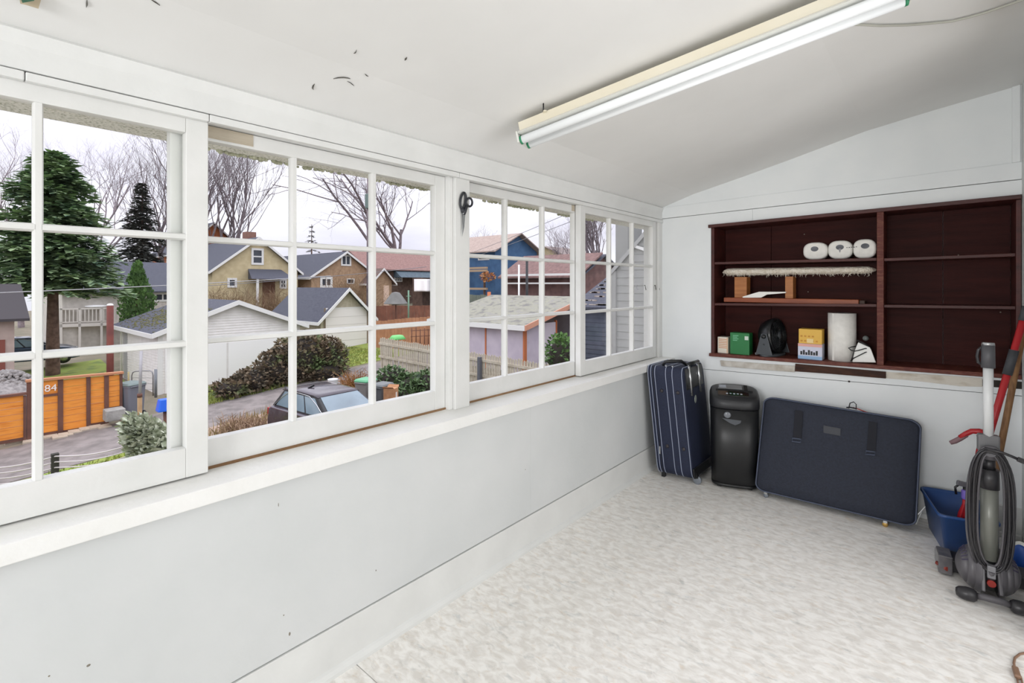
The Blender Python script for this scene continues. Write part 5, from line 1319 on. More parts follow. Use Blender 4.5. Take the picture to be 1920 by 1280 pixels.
# concrete block and wheeled bins
c = atg(216, 16.25)
b_ = MB().add([(c.x + dx, onX(x, y, c.x).y, onX(x, y, c.x).z) for dx in (-.5, 0) for x, y in ((198, 792), (235, 786), (236, 765), (199, 771))], [(0, 1, 2, 3), (7, 6, 5, 4), (0, 4, 5, 1), (1, 5, 6, 2), (2, 6, 7, 3), (3, 7, 4, 0)]).build('concrete_block', mat('concrete', (164, 162, 156), (140, 138, 132), 6, .9, .3, 30), None, .03)
tag(b_, 'low grey concrete block beside the orange fence end', 'concrete block')
def wheelie(label, c, h, w, rot, body, lid, group=None):
    t = thing('wheeled_bin', label, 'bin', c, rot, local=True)
    d = w * 1.1
    R = lambda s, z: [(s * a, s * b * 1.1, z) for a, b in rrect(w / 2, w / 2, w * .12, 3)]
    MB().loft([R(.82, .08), R(.86, .12), R(1.0, h * .88), R(1.05, h * .885), R(1.05, h * .92), R(1.0, h * .925)], smooth=False).build('body', body, t)
    MB().loft([R(1.07, h * .926), R(1.08, h * .95), R(.95, h * .99), R(.5, h)], smooth=False).build('lid', lid, t)
    for x in (-w * .36, w * .36): MB().tube([(x - .03, -w * .5, .10), (x + .03, -w * .5, .10)], .10, 14).build('wheel', M['black'], t)
    MB().tube([(-w * .4, -w * .60, h * .9), (w * .4, -w * .60, h * .9)], .02, 6).build('handle_bar', body, t)
    for x in (-w * .4, w * .4): MB().bar((x, -w * .5, h * .88), (x, -w * .62, h * .9), .03, .03).build('handle_arm', body, t)
    MB().box(-w * .2, w * .2, w * .5, w * .56, h * .45, h * .5).build('lift_bar', body, t)
    return t
M['bin_grey'] = mat('bin_grey', (112, 114, 122), rough=.5); M['lid_grey'] = mat('lid_grey_green', (112, 126, 122), rough=.5)
M['lid_green'] = mat('lid_green', (96, 168, 124), rough=.45); M['bin_dark'] = mat('bin_dark', (92, 94, 96), rough=.5)
wheelie('grey wheeled bin with grey-green lid at the end of the orange fence', atg(245, 17.4), 1.22, .62, 2.0, M['bin_grey'], M['lid_grey'])
wheelie('grey wheeled bin with bright green lid behind the parked car', atg(686, 16.2), 1.2, .50, .3, mat('bin_taupe', (128, 124, 120), rough=.5), M['lid_green'])
wheelie('dark grey wheeled bin between the green lidded bin and cardboard box', atg(717, 15.8), 1.12, .50, .2, M['bin_dark'], mat('lid_dark', (104, 108, 108), rough=.5))
c = atg(733, 15.3); t = thing('cardboard_box', 'crumpled brown cardboard box standing beside the dark wheeled bin', 'box', c, .5, local=True)
kb = mat('cardboard', (186, 138, 98), (164, 116, 80), 6, .8)
MB().box(-.18, .18, -.16, .16, .0, 1.08).build('carton', kb, t, .02)
for sg in (-1, 1): MB().add([(-.2, sg * .161, 1.08), (.18, sg * .161, 1.08), (.17, sg * .22, 1.14), (-.17, sg * .22, 1.14), (-.18, sg * .171, 1.075), (.18, sg * .171, 1.075), (.17, sg * .23, 1.135), (-.17, sg * .23, 1.135)], [(0, 1, 2, 3), (7, 6, 5, 4), (0, 4, 5, 1), (1, 5, 6, 2), (2, 6, 7, 3), (3, 7, 4, 0)]).build('flap', kb, t)
MB().box(.1805, .186, -.05, .05, .3, .95).build('white_strip', P_((226, 214, 204)), t)
# posts, gate and oddments on the near and far verge
p = atg(206.5, 18.6)
t = thing('timber_post', 'tall red-brown timber post with white cap beside the white garage', 'post', p)
zt_ = at(206.5, 572, 18.6).z
MB().tube([p, V(p.x, p.y, zt_)], [.115, .105], 10).build('pole', mat('redbrown_timber', (124, 66, 56), (100, 52, 46), 3, .8), t)
m = MB(); m.ball((p.x, p.y, zt_), .11, .11, .07, 12, 6); m.build('post_cap', M['white_paint'], t)
p = atg(262, 12.2); t = thing('garden_pole', 'bamboo and grey metal pole standing by the pale shrub', 'pole', p)
z1, z2 = at(262, 742, 12.2).z, at(264, 652, 12.2).z
MB().tube([p, V(p.x, p.y, z1)], .050, 8).build('lower_pole', mat('bamboo', (170, 140, 100), (148, 118, 82), 5, .7), t)
MB().tube([V(p.x, p.y, z1 - .1), V(p.x + .01, p.y + .03, z2)], .033, 8).build('upper_pole', mat('galvanised', (172, 170, 172), rough=.5, metal=.3), t)
MB().tube([V(p.x, p.y, z1 - .03), V(p.x, p.y, z1 + .06)], .055, 8).build('clamp', M['fence_post'], t)
p = atg(268, 18.9); t = thing('metal_gate', 'grey tubular gate frame in front of white garage side wall', 'gate', p)
gm = mat('gate_metal', (142, 142, 142), rough=.4, metal=.4)
g_ = lambda x, y: at(x, y, 18.9)
MB().tube([g_(247, 741), g_(247, 704), g_(249, 698), g_(254, 696), g_(270, 695), g_(282, 695), g_(286, 698), g_(287, 704), g_(287, 742)], .022, 8).build('frame', gm, t)
for y in (708, 719, 730): MB().tube([g_(247, y), g_(287, y)], .008, 6).build('gate_wire', gm, t)
MB().tube([g_(292, 745), g_(292, 692)], .05, 8).build('gate_post', mat('gate_post', (120, 124, 128), rough=.5), t)
MB().tube([g_(241, 742), g_(241, 697)], .03, 8).build('stake', mat('yellow_stake', (170, 156, 110), rough=.7), t)
p = atg(311, 15.2); t = thing('blue_tub', 'bright blue plastic tub upturned on a wooden stake', 'tub', p)
q0, q1 = at(308.5, 770, 15.2), at(309.5, 748, 15.2)
MB().tube([p, at(309, 766, 15.2)], .05, 8).build('stake', M['fence_post'], t)
R = lambda hw, z: [(p.x + a * .8, at(309.5, 757, 15.2).y + b, z) for a, b in rrect(hw, hw, hw * .3, 3)]
MB().loft([R(.215, at(309, 769, 15.2).z), R(.22, at(309, 767, 15.2).z), R(.17, q1.z), R(.15, q1.z + .01)], smooth=False).build('tub', mat('bright_blue', (30, 100, 226), rough=.35), t)
for (x, y, D, h, lab) in ((278, 790, 14.6, .75, 'rough wooden stake standing behind the pale variegated shrub'), (286, 790, 14.2, .45, 'short wooden stake right of the taller stake by the pale shrub')):
    p = atg(x, D); o = MB().tube([p - V(0, 0, .1), p + V(.03, .02, h)], [.045, .035], 7).build('wooden_stake', M['fence_post']); tag(o, lab, 'stake')
p = atg(241, 16.6); m = MB(); m.ball((p.x, p.y, p.z + .08), .08, .13, .09, 12, 7); tag(m.build('firewood_log', mat('cut_wood', (214, 168, 118), (190, 140, 92), 5, .8)), 'pale cut log lying beside the grey concrete block', 'log')
# variegated shrub
c = atg(288, 12.4); t = thing('variegated_shrub', 'pale grey-green variegated shrub beside the bamboo pole', 'shrub', c)
mb = MB(); r = random.Random(3)
for dx, dy, z, rx, ry, rz, n in ((0, .0, .62, .60, .52, .58, 1300), (0, -.25, 1.0, .42, .36, .50, 900), (0, .35, .34, .5, .42, .38, 700), (0, -.42, 1.2, .24, .22, .36, 320)):
    leafcloud(mb, r, (c.x + dx, c.y + dy, c.z + z), (rx, ry, rz), n, .15, .3, aim=(.3, -.5, .35))
mb.build('foliage', M['pale_leaf'], t, kind='stuff', fix=False)
MB().tube([c, c + V(0, -.1, .4), c + V(0, -.2, .7)], .03, 6).build('stem', M['bark'], t)
# wire fence on dark posts
wf = thing('wire_fence', 'low fence of white wires on dark posts along the near lane edge', 'fence', atg(170, 12.6))
pp = [(-60, 12.3), (103, 12.0), (256, 12.4)]
tops = []
for (x, D), yt in zip(pp, (872, 850, 824)):
    g0 = atg(x, D); zt_ = at(x, yt, D).z
    MB().box(g0.x - .07, g0.x + .07, g0.y - .07, g0.y + .07, g0.z - .1, zt_).build('post', mat('dark_post', (58, 56, 50), rough=.9) if 'dkp' not in M else M['dkp'], wf); tops.append(V(g0.x + .08, g0.y, zt_))
M['wire_white'] = mat('white_wire', (206, 198, 196), rough=.6)
for k in range(5):
    for a, b in zip(tops, tops[1:]):
        pts = []
        for i in range(9):
            u = i / 8; p = a.lerp(b, u); p.z -= .05 + .135 * k + .10 * math.sin(math.pi * u); pts.append(p)
        MB().tube(pts, .016, 5).build('wire', M['wire_white'], wf)
# ---------------------------------------------------------------- parked car
def car(name, label, loc, rot, paint, s=1):
    t = thing(name, label, 'car', loc, rot, local=True); gl = mat(name + '_glass', (120, 138, 148), (96, 112, 122), 1, .08, spec=.8)
    W2_ = .88
    lower = [(-2.08, .32), (-2.10, .60), (-2.02, .92), (-1.9, .98), (.85, .98), (1.55, .90), (1.95, .74), (2.05, .55), (2.02, .30), (1.72, .24), (-1.75, .24)]
    m = MB(); n = len(lower)
    rings = [[(x * (.985 if abs(y) > .8 else 1), y, z + (0 if abs(y) < .8 else .02 if z < .4 else -.03)) for x, z in lower] for y in (-W2_, -.78, .78, W2_)]
    m.loft(rings, True, False); m.build('body', paint, t, .03, 3)
    bot = [(-1.98, .80), (.98, .80)]; 
    # greenhouse: front is +x
    B4 = [(-1.95, -.80, .965), (.95, -.80, .965), (.95, .80, .965), (-1.95, .80, .965)]
    T4 = [(-1.58, -.62, 1.46), (.10, -.62, 1.46), (.10, .62, 1.46), (-1.58, .62, 1.46)]
    MB().add(B4 + T4, [(0, 1, 2, 3), (7, 6, 5, 4), (0, 4, 5, 1), (1, 5, 6, 2), (2, 6, 7, 3), (3, 7, 4, 0)]).build('pillars', M['black'], t, .03)
    rf = [[(x, y, z) for x, z in ((-1.66, 1.455), (-1.5, 1.49), (-.7, 1.51), (-.05, 1.495), (.16, 1.455))] for y in (-.64, -.5, 0, .5, .64)]
    m = MB(); vs = [p for r in rf for p in [(x, y, z - (.02 if abs(y) > .6 else 0)) for x, y, z in r]]
    m.add(vs, [(i * 5 + j, i * 5 + j + 1, (i + 1) * 5 + j + 1, (i + 1) * 5 + j) for i in range(4) for j in range(4)], None, True)
    o = m.build('roof_panel', paint, t); k = o.modifiers.new('thick', 'SOLIDIFY'); k.thickness = .03
    L = lambda a, b, u: tuple(a[i] + (b[i] - a[i]) * u for i in range(3))
    def face(a, b, c, d, u0, u1, w0, w1, nm, nrm):
        P4 = [L(L(a, b, u), L(d, c, u), w) for u, w in ((u0, w0), (u1, w0), (u1, w1), (u0, w1))]
        return MB().add([(p[0] + nrm[0] * e, p[1] + nrm[1] * e, p[2] + nrm[2] * e) for e in (-.01, .012) for p in P4], [(0, 1, 2, 3), (7, 6, 5, 4), (0, 4, 5, 1), (1, 5, 6, 2), (2, 6, 7, 3), (3, 7, 4, 0)]).build(nm, gl, t)
    face(B4[1], B4[2], T4[2], T4[1], .05, .95, .06, .93, 'windshield', (.5, 0, .85))
    face(B4[3], B4[0], T4[0], T4[3], .08, .92, .2, .9, 'rear_window', (-.8, 0, .5))
    for (a, b, c, d, sy) in ((B4[0], B4[1], T4[1], T4[0], -1), (B4[3], B4[2], T4[2], T4[3], 1)):
        for u0, u1 in ((.07, .30), (.33, .60), (.63, .90)): face(a, b, c, d, u0, u1, .10, .88, 'side_window', (0, sy * .9, .3))
        pts = [V(*L(L(a, b, u), L(d, c, u), w)) + V(0, sy * .018, 0) for u, w in ((.04, .06), (.10, .6), (.22, .92), (.5, .97), (.78, .93), (.90, .6), (.95, .08))]
        MB().tube(pts, .013, 6).build('window_trim', M['silver'], t)
        MB().box(.72, .84, sy * .88 if sy > 0 else -1.06, 1.06 if sy > 0 else -.88, .98, 1.10).build('mirror', paint, t, .03)
        for x in (-1.3, 1.32):
            mm = Matrix.Translation((x, sy * .80, .32)) @ Matrix.Rotation(math.pi / 2, 4, 'X')
            w_ = MB().lathe([(0, -.10), (.20, -.10), (.30, -.09), (.32, -.05), (.32, .05), (.30, .09), (.20, .10), (0, .10)], 24, mm).build('wheel', M['black'], t)
            MB().lathe([(0, -.105), (.19, -.105), (.19, .105), (0, .105)], 16, mm).build('rim', M['silver'], w_)
        MB().box(-2.12, -1.98, sy * .60 if sy > 0 else -.86, .86 if sy > 0 else -.60, .70, .90).build('tail_lamp', mat('tail_red', (150, 34, 30), rough=.2), t, .02)
        MB().box(1.90, 2.03, sy * .55 if sy > 0 else -.82, .82 if sy > 0 else -.55, .62, .74).build('head_lamp', M['silver'], t, .02)
    MB().box(-2.13, -2.05, -.4, .4, .45, .58).build('number_plate', M['white_paint'], t)
    MB().box(-1.72, -1.56, -.55, .55, 1.40, 1.47).build('spoiler', M['black'], t, .015)
    MB().bar((-.9, -.3, 1.50), (-.9, -.12, 1.56), .03, .05).build('aerial_fin', M['black'], t)
    return t
car('parked_car', 'dark plum hatchback parked nose towards the house below window', (-12.6, 7.2, gz(-12.5, 7.3) - .02), .06, mat('plum_paint', (62, 52, 64), (52, 44, 54), 2, .25, coat=.5))
car('parked_car', 'dark blue car parked far off beside the stucco outbuilding', (-37.5, onX(46, 610, -37.5).y + .2, gz(-37, 1.3) + .55), 1.5, mat('blue_paint', (44, 62, 84), rough=.3, coat=.5))
c = atg(624, 16.2); t = thing('white_pail', 'white plastic pail on a short post behind the parked car', 'pail', c)
zt_, zb_ = at(624, 710, 16.2).z, at(624, 730, 16.2).z
MB().tube([c, V(c.x, c.y, zb_)], .05, 8).build('post', M['fence_post'], t)
MB().lathe([(.14, zb_ - .02), (.155, zt_ - .03), (.165, zt_ - .02), (.155, zt_), (0, zt_)], 18, Matrix.Translation((c.x, c.y, 0))).build('pail', P_((240, 240, 240), .4), t)
# ---------------------------------------------------------------- picket fence, shed, plank fences
M['picket'] = mat('weathered_picket', (196, 188, 170), (172, 162, 144), 6, .85)
pA, pB = atg(712, 21.0), atg(1030, 16.4)
pf = thing('picket_fence', 'weathered pale picket fence with posts below the lilac shed', 'fence', (pA + pB) / 2)
dv = (pB - pA); dv.z = 0; Lp = dv.length; dv.normalize(); pn = V(dv.y, -dv.x, 0)
ztop = lambda u: at(712, 632, 21.0).z + (at(1030, 682, 16.4).z - at(712, 632, 21.0).z) * u
base_me = None; npk = 72
for i in range(npk):
    u = (i + .5) / npk; p = pA + dv * (Lp * u); zt_ = ztop(u) + rnd.uniform(-.025, .025)
    if base_me is None:
        mb = MB(); mb.prism([(-.042, -1.28), (.042, -1.28), (.042, -.05), (0, 0), (-.042, -.05)], -.012, .012, MY)
        o = mb.build('picket', M['picket'], pf); base_me = o
        for v in o.data.vertices: v.co = v.co + ORG[pf]
    else:
        o = base_me.copy(); COL.objects.link(o); o.parent = pf
    o.location = V(p.x, p.y, zt_) - ORG[pf] + V(0, 0, 0); o.rotation_euler = (rnd.uniform(-.03, .03), rnd.uniform(-.04, .04), math.atan2(dv.y, dv.x))
for w in (-.25, -.80):
    a, b = pA + dv * .0 - pn * .05, pB - pn * .05; a.z = ztop(0) + w; b.z = ztop(1) + w
    for sg in (1,): MB().bar(a + pn * .085 * 1, b + pn * .085 * 1, .05, .09).build('rail', M['picket'], pf)
for u in (.05, .28, .5, .66, .9):
    p = pA + dv * (Lp * u) + pn * (.14 if u == .66 else -.12)
    MB().box(p.x - .06, p.x + .06, p.y - .06, p.y + .06, gz(p.x, p.y) - .2, ztop(u) - .12).build('post', mat('fence_post_grey', (96, 98, 104), rough=.8) if 'fpg' not in M else M['fpg'], pf)
# shed
M['lilac'] = mat('lilac_board', (206, 196, 208), (192, 182, 196), 2, .75); M['orange_post'] = mat('orange_trim', (196, 116, 74), rough=.7)
sx0, sx1, sy0, sy1 = -18.6, -13.1, 16.0, 20.6
zs_ = -.42
sh_ = thing('garden_shed', 'lilac panelled shed with orange posts and mossy roof', 'shed', ((sx0 + sx1) / 2, (sy0 + sy1) / 2, gz(-15, 17) - .2))
zg = gz(-15, 16) - .2
xs_ = [sx0 + (sx1 - sx0) * i / 5 for i in range(6)]
for a, b in zip(xs_, xs_[1:]): MB().box(a + .035, b - .035, sy0, sy0 + .06, zg, zs_).build('panel', M['lilac'], sh_, .004)
for a in xs_: MB().box(a - .034, a + .034, sy0 - .03, sy0 + .07, zg, zs_).build('post', M['orange_post'], sh_)
ys_ = [sy0 + .12, sy0 + 1.2, sy0 + 2.3, sy1]
for i, (a, b) in enumerate(zip(ys_, ys_[1:])):
    if i < 2: MB().box(sx1 - .06, sx1, a + .04, b - .04, zg, zs_ + .02).build('panel', M['lilac'] if i != 1 else mat('pale_panel', (206, 196, 204), rough=.75), sh_, .004)
    MB().box(sx1 - .07, sx1 + .03, a - .04, a + .04, zg, zs_ + .1).build('post', M['orange_post'], sh_)
MB().box(sx0, sx1 - .1, sy1 - .05, sy1, zg, zs_ + .3).build('back_wall', M['lilac'], sh_)
M['mossy'] = mat('mossy_felt', (140, 138, 130), (116, 114, 110), 3, .95, .5, 30, 6, .35, .65, c3=(148, 147, 130))
zr_ = .62
MB().add([(x, y, z + d) for x in (sx0 - .3, sx1 + .35) for y, z in ((sy0 - .35, zs_ - .06), (sy1 - .4, zr_)) for d in (.02, .10)], BF).build('roof_slope', M['mossy'], sh_)
MB().add([(x, y, z + d) for x in (sx0 - .3, sx1 + .35) for y, z in ((sy1 - .4, zr_), (sy1 + 1.6, zs_ + .3)) for d in (.02, .10)], BF).build('roof_slope', M['mossy'], sh_)
MB().box(sx0 - .3, sx1 + .35, sy0 - .40, sy0 - .35, zs_ - .18, zs_ + .03).build('fascia', M['white_paint'], sh_)
MB().add([(x, y, z + d) for x in (sx1 + .35, sx1 + .40) for y, z in ((sy0 - .38, zs_ - .06), (sy1 - .4, zr_)) for d in (-.12, .10)], BF).build('bargeboard', mat('salmon_barge', (206, 150, 124), rough=.7), sh_)
def plankfence(name, label, xa, Da, xb, Db, ya, yb, h, w, m, thick=.02):
    a, b = at(xa, ya, Da), at(xb, yb, Db); t = thing(name, label, 'fence', ((a.x + b.x) / 2, (a.y + b.y) / 2, gz((a.x + b.x) / 2, (a.y + b.y) / 2)))
    d = V(b.x - a.x, b.y - a.y, 0); L_ = d.length; d.normalize(); n = int(L_ / w)
    for i in range(n):
        u0, u1 = i / n, (i + 1) / n; p, q = V(a.x, a.y, 0) + d * (L_ * u0 + .008), V(a.x, a.y, 0) + d * (L_ * u1 - .008)
        zt_ = a.z + (b.z - a.z) * u0 + rnd.uniform(-.02, .02); nn = V(-d.y, d.x, 0) * (thick + rnd.uniform(-.004, .004))
        MB().add([s_ + nn * e + V(0, 0, z) for s_ in (p, q) for e in (-.5, .5) for z in (zt_ - h, zt_)], BF).build('plank', m, t)
    return t
plankfence('plank_fence', 'red-brown plank fence behind the orange plank fence', 700, 34.5, 830, 33, 573, 572, 1.5, .26, mat('redbrown_plank', (140, 92, 72), (118, 78, 62), 2, .8))
plankfence('plank_fence', 'orange-brown plank fence behind the picket fence', 690, 29, 830, 26, 603, 590, 2.0, .26, mat('orange_plank', (186, 134, 100), (166, 116, 84), 2, .8))
plankfence('plank_fence', 'grey-green plank fence below the blue house', 840, 33, 960, 30, 552, 553, 1.9, .3, mat('greygreen_plank', (118, 124, 108), (100, 108, 98), 2, .8))
c = atg(742, 31); t = thing('patio_umbrella', 'folded-out grey patio umbrella behind the plank fence', 'umbrella', c)
za, zb2 = at(742, 547, 31).z, at(742, 569, 31).z
MB().lathe([(0, za), (.25, za - .05), (.75, zb2), (.73, zb2 - .02), (.24, za - .09), (0, za - .04)], 8, Matrix.Translation((c.x, c.y, 0)), False).build('canopy', mat('grey_canvas', (128, 128, 124), (112, 112, 108), 2, .9), t)
MB().tube([c, V(c.x, c.y, za)], .03, 6).build('pole', M['fence_post'], t)
for x, D, y0, lab in ((766, 32, 544, 'thin green metal clothes post beside the grey umbrella'),):
    p = atg(x, D); o = MB().tube([p, V(p.x, p.y, at(x, y0, D).z)], .05, 6).bar(at(x - 4, y0 + 11, D), at(x + 4, y0 + 11, D), .05, .05).build('clothes_post', mat('green_metal', (120, 156, 130), rough=.5)); tag(o, lab, 'post')
c = atg(745, 23.5); t = thing('wheelbarrow', 'bright green upturned wheelbarrow behind the picket fence', 'wheelbarrow', c)
z = at(745, 632, 23.5).z
R = lambda hw, hd, zz: [(c.x + a, c.y + b, zz) for a, b in rrect(hw, hd, min(hw, hd) * .4, 3)]
MB().loft([R(.26, .34, z - .10), R(.27, .35, z - .08), R(.18, .24, z + .08), R(.14, .2, z + .10)]).build('tray', mat('lime_green', (110, 196, 110), rough=.4), t)
for sg in (-1, 1): MB().tube([c + V(sg * .2, -.3, 0), V(c.x + sg * .22, c.y - .1, z - .1)], .025, 6).build('leg', M['black'], t)
t = thing('trellis', 'thin brown garden trellis above the picket fence', 'trellis', atg(786, 24))
for x in (772, 780, 788, 796, 803): MB().tube([at(x, 645, 24), at(x, 613 + (x % 3) * 2, 24)], .02, 5).build('upright', M['fence_post'], t)
for y in (620, 631): MB().tube([at(770, y, 24), at(806, y - 2, 24)], .015, 5).build('crossbar', M['fence_post'], t)
for x, D, y0, r_, lab, mm_ in ((988, 27, 487, .07, 'black utility post in front of the red brown house', M['black']), (973, 26.5, 496, .05, 'pale thin post left of the black utility post', M['white_paint']), (917, 28, 547, .10, 'rusty post standing by the mossy shed roof', M['orange_post'])):
    p = atg(x, D); tag(MB().tube([p, V(p.x, p.y, at(x, y0, D).z)], r_, 8).build('post', mm_) if False else MB().tube([p, V(p.x, p.y, at(x, y0, D).z)], r_, 8).build('utility_post', mm_), lab, 'post')
# ---------------------------------------------------------------- neighbours on the right
M['grey_side'] = mat('grey_siding', (158, 158, 155), (150, 150, 147), 3, .75)
nb_ = thing('neighbour_house', 'grey lap sided neighbouring house with steep gable close by on the right', 'house', (-2.3, 11.5, gz(-2, 9)))
rk = lambda X: onY(1150, 508, 9).z + (onY(1216, 431, 9).z - onY(1150, 508, 9).z) * (X - onY(1150, 508, 9).x) / (onY(1216, 431, 9).x - onY(1150, 508, 9).x)
nx0, nx1 = onY(1150, 600, 9).x, -.4
MB().add([(x, y, z) for y in (9.02, 15) for x, z in ((nx0, -3.2), (nx1, -3.2), (nx1, rk(nx0) + 2.6), (nx0 + 2.45, rk(nx0 + 2.45)), (nx0, rk(nx0)))], [(0, 1, 2, 3, 4), (9, 8, 7, 6, 5)] + [(i, (i + 1) % 5, 5 + (i + 1) % 5, 5 + i) for i in range(5)]).build('wall', M['grey_side'], nb_)
siding(nb_, [(nx0, -1.2), (-2.4, -1.2), (-2.4, rk(-2.4)), (nx0, rk(nx0))], .155, 'y', 9.02, M['grey_side'], joined=False, d1=.012, d0=.002)
MB().box(nx0 - .05, nx0 + .07, 8.97, 9.02, -3.2, rk(nx0)).build('corner_board', M['grey_side'], nb_)
a, b = V(nx0 - .03, 0, rk(nx0 - .03)), V(-2.2, 0, rk(-2.2))
MB().add([(p.x, y, p.z + d) for y in (8.97, 15) for p in (a, b) for d in (.005, .05)], BF).build('roof_slope', M['roof_dark'], nb_)
MB().add([(p.x, y, p.z + d) for y in (8.95, 8.97) for p in (a, b) for d in (-.05, .05)], BF).build('bargeboard', mat('grey_barge', (162, 162, 160), rough=.7), nb_)
MB().add([(p.x, y, p.z + d) for y in (8.96, 9.0) for p in (V(onY(1190, 440, 9).x, 0, onY(1190, 461, 9).z), V(onY(1222, 440, 9).x, 0, onY(1222, 472, 9).z)) for d in (-.03, .03)], BF).build('cable_strip', M['white_paint'], nb_)
cx0, cx1 = onY(1166, 430, 10.5).x, onY(1189, 430, 10.5).x
MB().box(nx0, onY(1196, 500, 9.3).x, 9.25, 10.0, -3.2, onY(1170, 473, 9.25).z).build('rear_wing', M['grey_side'], nb_)
MB().box(cx0, cx1, 10.2, 10.9, rk(cx0) - .6, 4.2).build('chimney', M['grey_side'], nb_)
N2 = house('dark_house', 'dark clapboard house with mossy striped roof at the right', -12.3, -5.6, 19.2, 27, .35, 1.95, 'y' if False else 'x', mat('slate_wall', (92, 98, 112), (78, 84, 98), 2, .8), M['roof_dark'], .4, barge=False)
siding(N2, [(-12.3, -2.4), (-5.6, -2.4), (-5.6, .3), (-12.3, .3)], .2, 'y', 19.2, mat('slate_board', (98, 104, 118), (84, 90, 104), 2, .8), joined=False)
for k in range(9):
    yy = 19.0 + k * .42; z = .35 + (yy - 19.2) * (1.6 / 3.9) + .13
    m = MB()
    for _ in range(42):
        x = rnd.uniform(-12.6, -5.4); m.box(x, x + rnd.uniform(.1, .45), yy - .03, yy + .03, z - .02, z + rnd.uniform(.02, .05))
    m.build('shingle_moss', mat('pale_moss', (196, 186, 176), (160, 148, 136), 4, .95), N2, kind='stuff')
MB().box(-9.4, -8.0, 19.14, 19.2, gz(-9, 19), gz(-9, 19) + 1.9).build('door', M['deck_white'], N2)
# ---------------------------------------------------------------- trees, shrubs
conifer('spruce_tree', 'large dense green spruce by the lane at far left', atg(99, 25.5), 11.6, 3.3, 21, M['spruce'], 34, .26, .30, .38, 1.0, .55, 17)
conifer('spruce_tree', 'smaller dark brownish spruce behind the column cedar', atg(266, 46), 13.6, 2.7, 33, M['spruce_dark'], 26, .45, .22, .40, .9, .9, 14)
conifer('spruce_tree', 'tiny distant conifer between the two stucco houses', atg(584, 75), 11.5, 1.6, 35, M['spruce_dark'], 12, .4, .2, .25, .6, .9, 9)
c = atg(258, 33.5); t = thing('column_cedar', 'narrow green column cedar in front of the grey roof house', 'cedar', c)
mb = MB(); r = random.Random(9); H_ = at(258, 497, 33.5).z - c.z
for i in range(16):
    u = i / 15; rr = 1.0 * (math.sin(math.pi * min(1, (u * .80 + .12))) ** .55) * (1 if u < .55 else 1 - (u - .55) * 1.5) + .08
    leafcloud(mb, r, (c.x, c.y, c.z + .3 + (H_ - .5) * u), (rr, rr, .42), 330, .2, .55, aim=(0, 0, .9))
mb.build('foliage', M['cedar'], t, kind='stuff', fix=False)
MB().tube([c, c + V(0, 0, H_ * .7)], .12, 6).build('trunk', M['bark_red'], t)
branchtree('bare_tree', 'tall bare tree behind the left spruce', atg(40, 52), 25, 1, .30, 6, .62, 1, .30, M['bark_pale'], kids=(2, 4))
branchtree('bare_tree', 'crooked bare tree between the spruces', atg(172, 48), 22, 5, .26, 6, .62, 1, .22, M['bark_pale'], kids=(2, 4))
branchtree('bare_tree', 'many stemmed bare tree right of the dark spruce', atg(325, 50), 24, 8, .26, 5, .50, 4, .45, M['bark'], kids=(3, 3))
branchtree('bare_tree', 'many stemmed bare tree behind the cream stucco house', atg(420, 56), 23, 12, .27, 5, .42, 4, .5, M['bark'], kids=(3, 3), lean=(0, .12, 0))
branchtree('bare_tree', 'spreading bare tree with thick trunk behind the shingled house', atg(692, 66), 26, 17, .46, 6, .80, 1, .08, M['bark'], .45, first=.3, kids=(2, 3))
branchtree('bare_tree', 'forked bare tree behind the red-brown roof', atg(742, 69), 23, 23, .34, 6, .62, 2, .2, M['bark'], kids=(2, 3))
branchtree('bare_tree', 'dense bare tree beyond the mossy striped roof', atg(1124, 42), 12, 29, .2, 6, .42, 3, .42, M['bark'], kids=(2, 4))
branchtree('bare_tree', 'thin pale bare tree behind the far house', atg(1062, 50), 9.5, 31, .22, 6, .6, 2, .3, M['bark_pale'], kids=(2, 4))
branchtree('bare_tree', 'faint bare tree beyond the blue house roof', atg(898, 75), 10, 37, .2, 5, .6, 1, .3, M['bark_pale'])
M['twig'] = mat('brown_twigs', (150, 126, 96), (116, 96, 74), 2, .95)
def twigbush(label, c, w, h, n, seed, m):
    t = thing('twiggy_shrub', label, 'shrub', c); r = random.Random(seed); mb = MB()
    for _ in range(n):
        a = r.uniform(0, 6.283); q = V(math.cos(a) * r.random() * w * .4, math.sin(a) * r.random() * w * .4, 0) + Vector(c)
        d = V(r.uniform(-1, 1), r.uniform(-1, 1), r.uniform(.8, 2.2)).normalized(); L_ = h * r.uniform(.4, 1)
        p1 = q + d * L_ * .5; p2 = p1 + (d + V(r.uniform(-.5, .5), r.uniform(-.5, .5), .1)).normalized() * L_ * .5
        mb.tube([q, p1, p2], [.02, .014, .006], 3, False)
        for _k in range(3):
            u = r.uniform(.2, 1); s_ = q.lerp(p1, u) if r.random() < .4 else p1.lerp(p2, u); e = s_ + V(r.uniform(-1, 1), r.uniform(-1, 1), r.uniform(-.1, 1)).normalized() * L_ * .3
            mb.tube([s_, e], [.010, .004], 3, False)
    mb.build('twigs', m, t, kind='stuff', fix=False); return t
twigbush('brown twiggy shrub in front of the cream stucco house', atg(432, 36), 3.6, 4.0, 420, 1, M['twig'])
twigbush('brown twiggy shrub left of the tan garage', atg(525, 38), 2.6, 3.6, 300, 2, M['twig'])
twigbush('bare brown shrub behind the tan garage', atg(660, 39), 3.2, 4.2, 420, 3, M['twig'])
twigbush('dry orange shrub beside the green lidded bin', atg(668, 18.2), 1.0, 1.1, 200, 4, mat('rusty_twigs', (166, 122, 74), (138, 96, 58), 3, .95))
twigbush('dry twiggy shrub in front of the pink gravel', atg(455, 14.6), 1.6, .75, 220, 6, mat('pale_twigs', (172, 146, 122), (140, 114, 94), 3, .95))
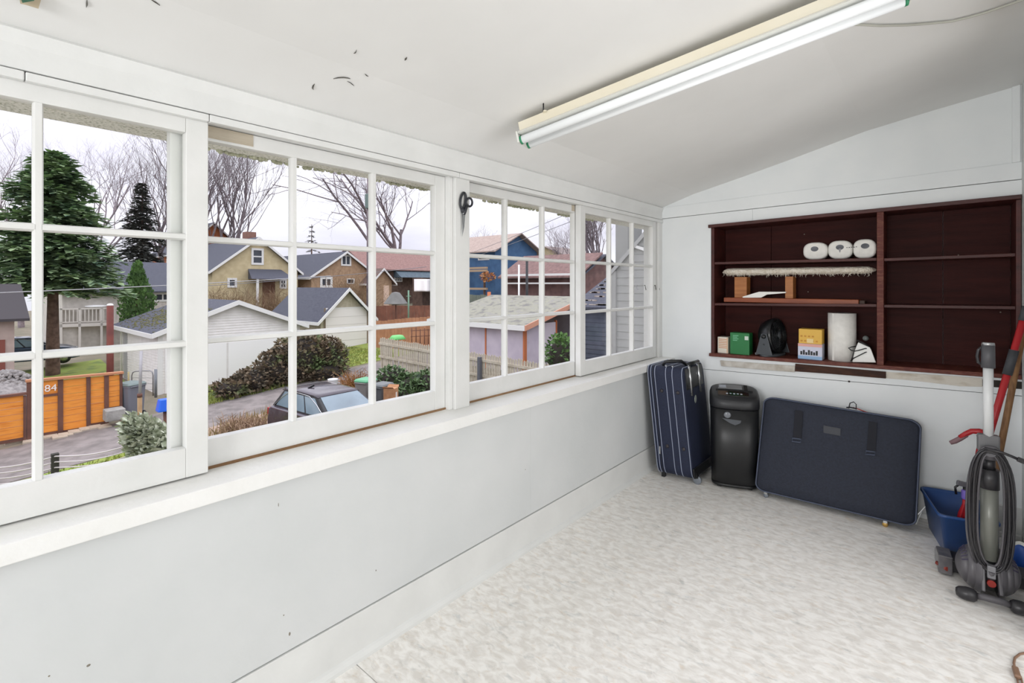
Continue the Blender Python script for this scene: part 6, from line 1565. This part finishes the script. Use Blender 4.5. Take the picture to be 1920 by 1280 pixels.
def bush(name, label, c, blobs, m, size, seed, cat='shrub'):
    t = thing(name, label, cat, c); mb = MB(); r = random.Random(seed); core = MB()
    for dx, dy, dz, rx, ry, rz, n in blobs:
        leafcloud(mb, r, (c.x + dx, c.y + dy, c.z + dz), (rx, ry, rz), n, size, .75)
        core.ball((c.x + dx, c.y + dy, c.z + dz), rx * .78, ry * .78, rz * .78, 12, 7)
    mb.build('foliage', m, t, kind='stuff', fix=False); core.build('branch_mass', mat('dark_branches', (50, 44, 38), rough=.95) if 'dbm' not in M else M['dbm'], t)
    return t
c = atg(560, 21.6)
bush('bramble_bush', 'big dark bramble bush in front of the white garage', c, [(0, .1, .85, 1.0, 1.35, 1.25, 2600), (.1, 1.2, .75, .9, 1.0, 1.05, 1700), (0, -1.0, .55, .8, .9, .85, 1200), (.2, -2.0, .3, .6, .8, .5, 700), (.4, -2.9, .18, .5, .7, .3, 420), (.7, .9, .3, .6, 1.0, .5, 700)], M['bramble'], .17, 4)
c = atg(770, 17.8)
bush('ivy_bank', 'dark green ivy bank beneath the picket fence', c, [(0, 0, .35, .8, .8, .55, 1100), (.6, .5, .45, .7, .8, .6, 900), (-.7, -.3, .5, .7, .7, .6, 800), (.5, -.5, .1, .6, .6, .5, 600)], M['ivy'], .15, 6)
c = atg(905, 16.0)
bush('ivy_bank', 'dark shrub at the foot of the picket fence near the shed', c, [(0, 0, .1, .9, .6, .45, 900)], M['ivy'], .14, 7)
c = atg(1050, 19.3)
bush('garden_bush', 'green bush beside the orange posts of the shed', c, [(0, 0, .8, .6, .6, 1.0, 900)], M['cedar'], .16, 8)
# overhead wires
M['wire_grey'] = mat('grey_cable', (128, 128, 132), rough=.6)
def wire(label, a, b, sag, r=.012, m=None):
    a, b = at(*a), at(*b); pts = []
    for i in range(15):
        u = i / 14; p = a.lerp(b, u); p.z -= sag * 4 * u * (1 - u); pts.append(p)
    tag(MB().tube(pts, r, 5).build('overhead_wire', m or M['wire_grey']), label, 'wire')
wire('pale overhead wire crossing in front of the big spruce', (-60, 551, 16.5), (620, 517, 22), .05, .018, mat('pale_cable', (170, 170, 172), rough=.6))
wire('overhead wire in front of the stucco houses', (330, 539, 28), (800, 500, 30), .1, .016)
wire('upper overhead wire rising above the far house', (860, 482, 45), (1130, 372, 18), .1, .014)
wire('lower overhead wire rising above the far house', (860, 490, 45), (1130, 392, 18), .1, .014)
p = atg(691, 34); t = thing('utility_pole', 'wooden utility pole carrying a green transformer box in front of bare tree', 'utility pole', p)
MB().tube([p, V(p.x, p.y, at(691, 330, 34).z)], [.15, .11], 8).build('pole', M['bark'], t)
q = at(689, 378, 34); MB().cbox(q + V(.25, 0, 0), .5, .45, 1.0).build('transformer', mat('transformer_green', (104, 122, 116), rough=.6), t, .05)
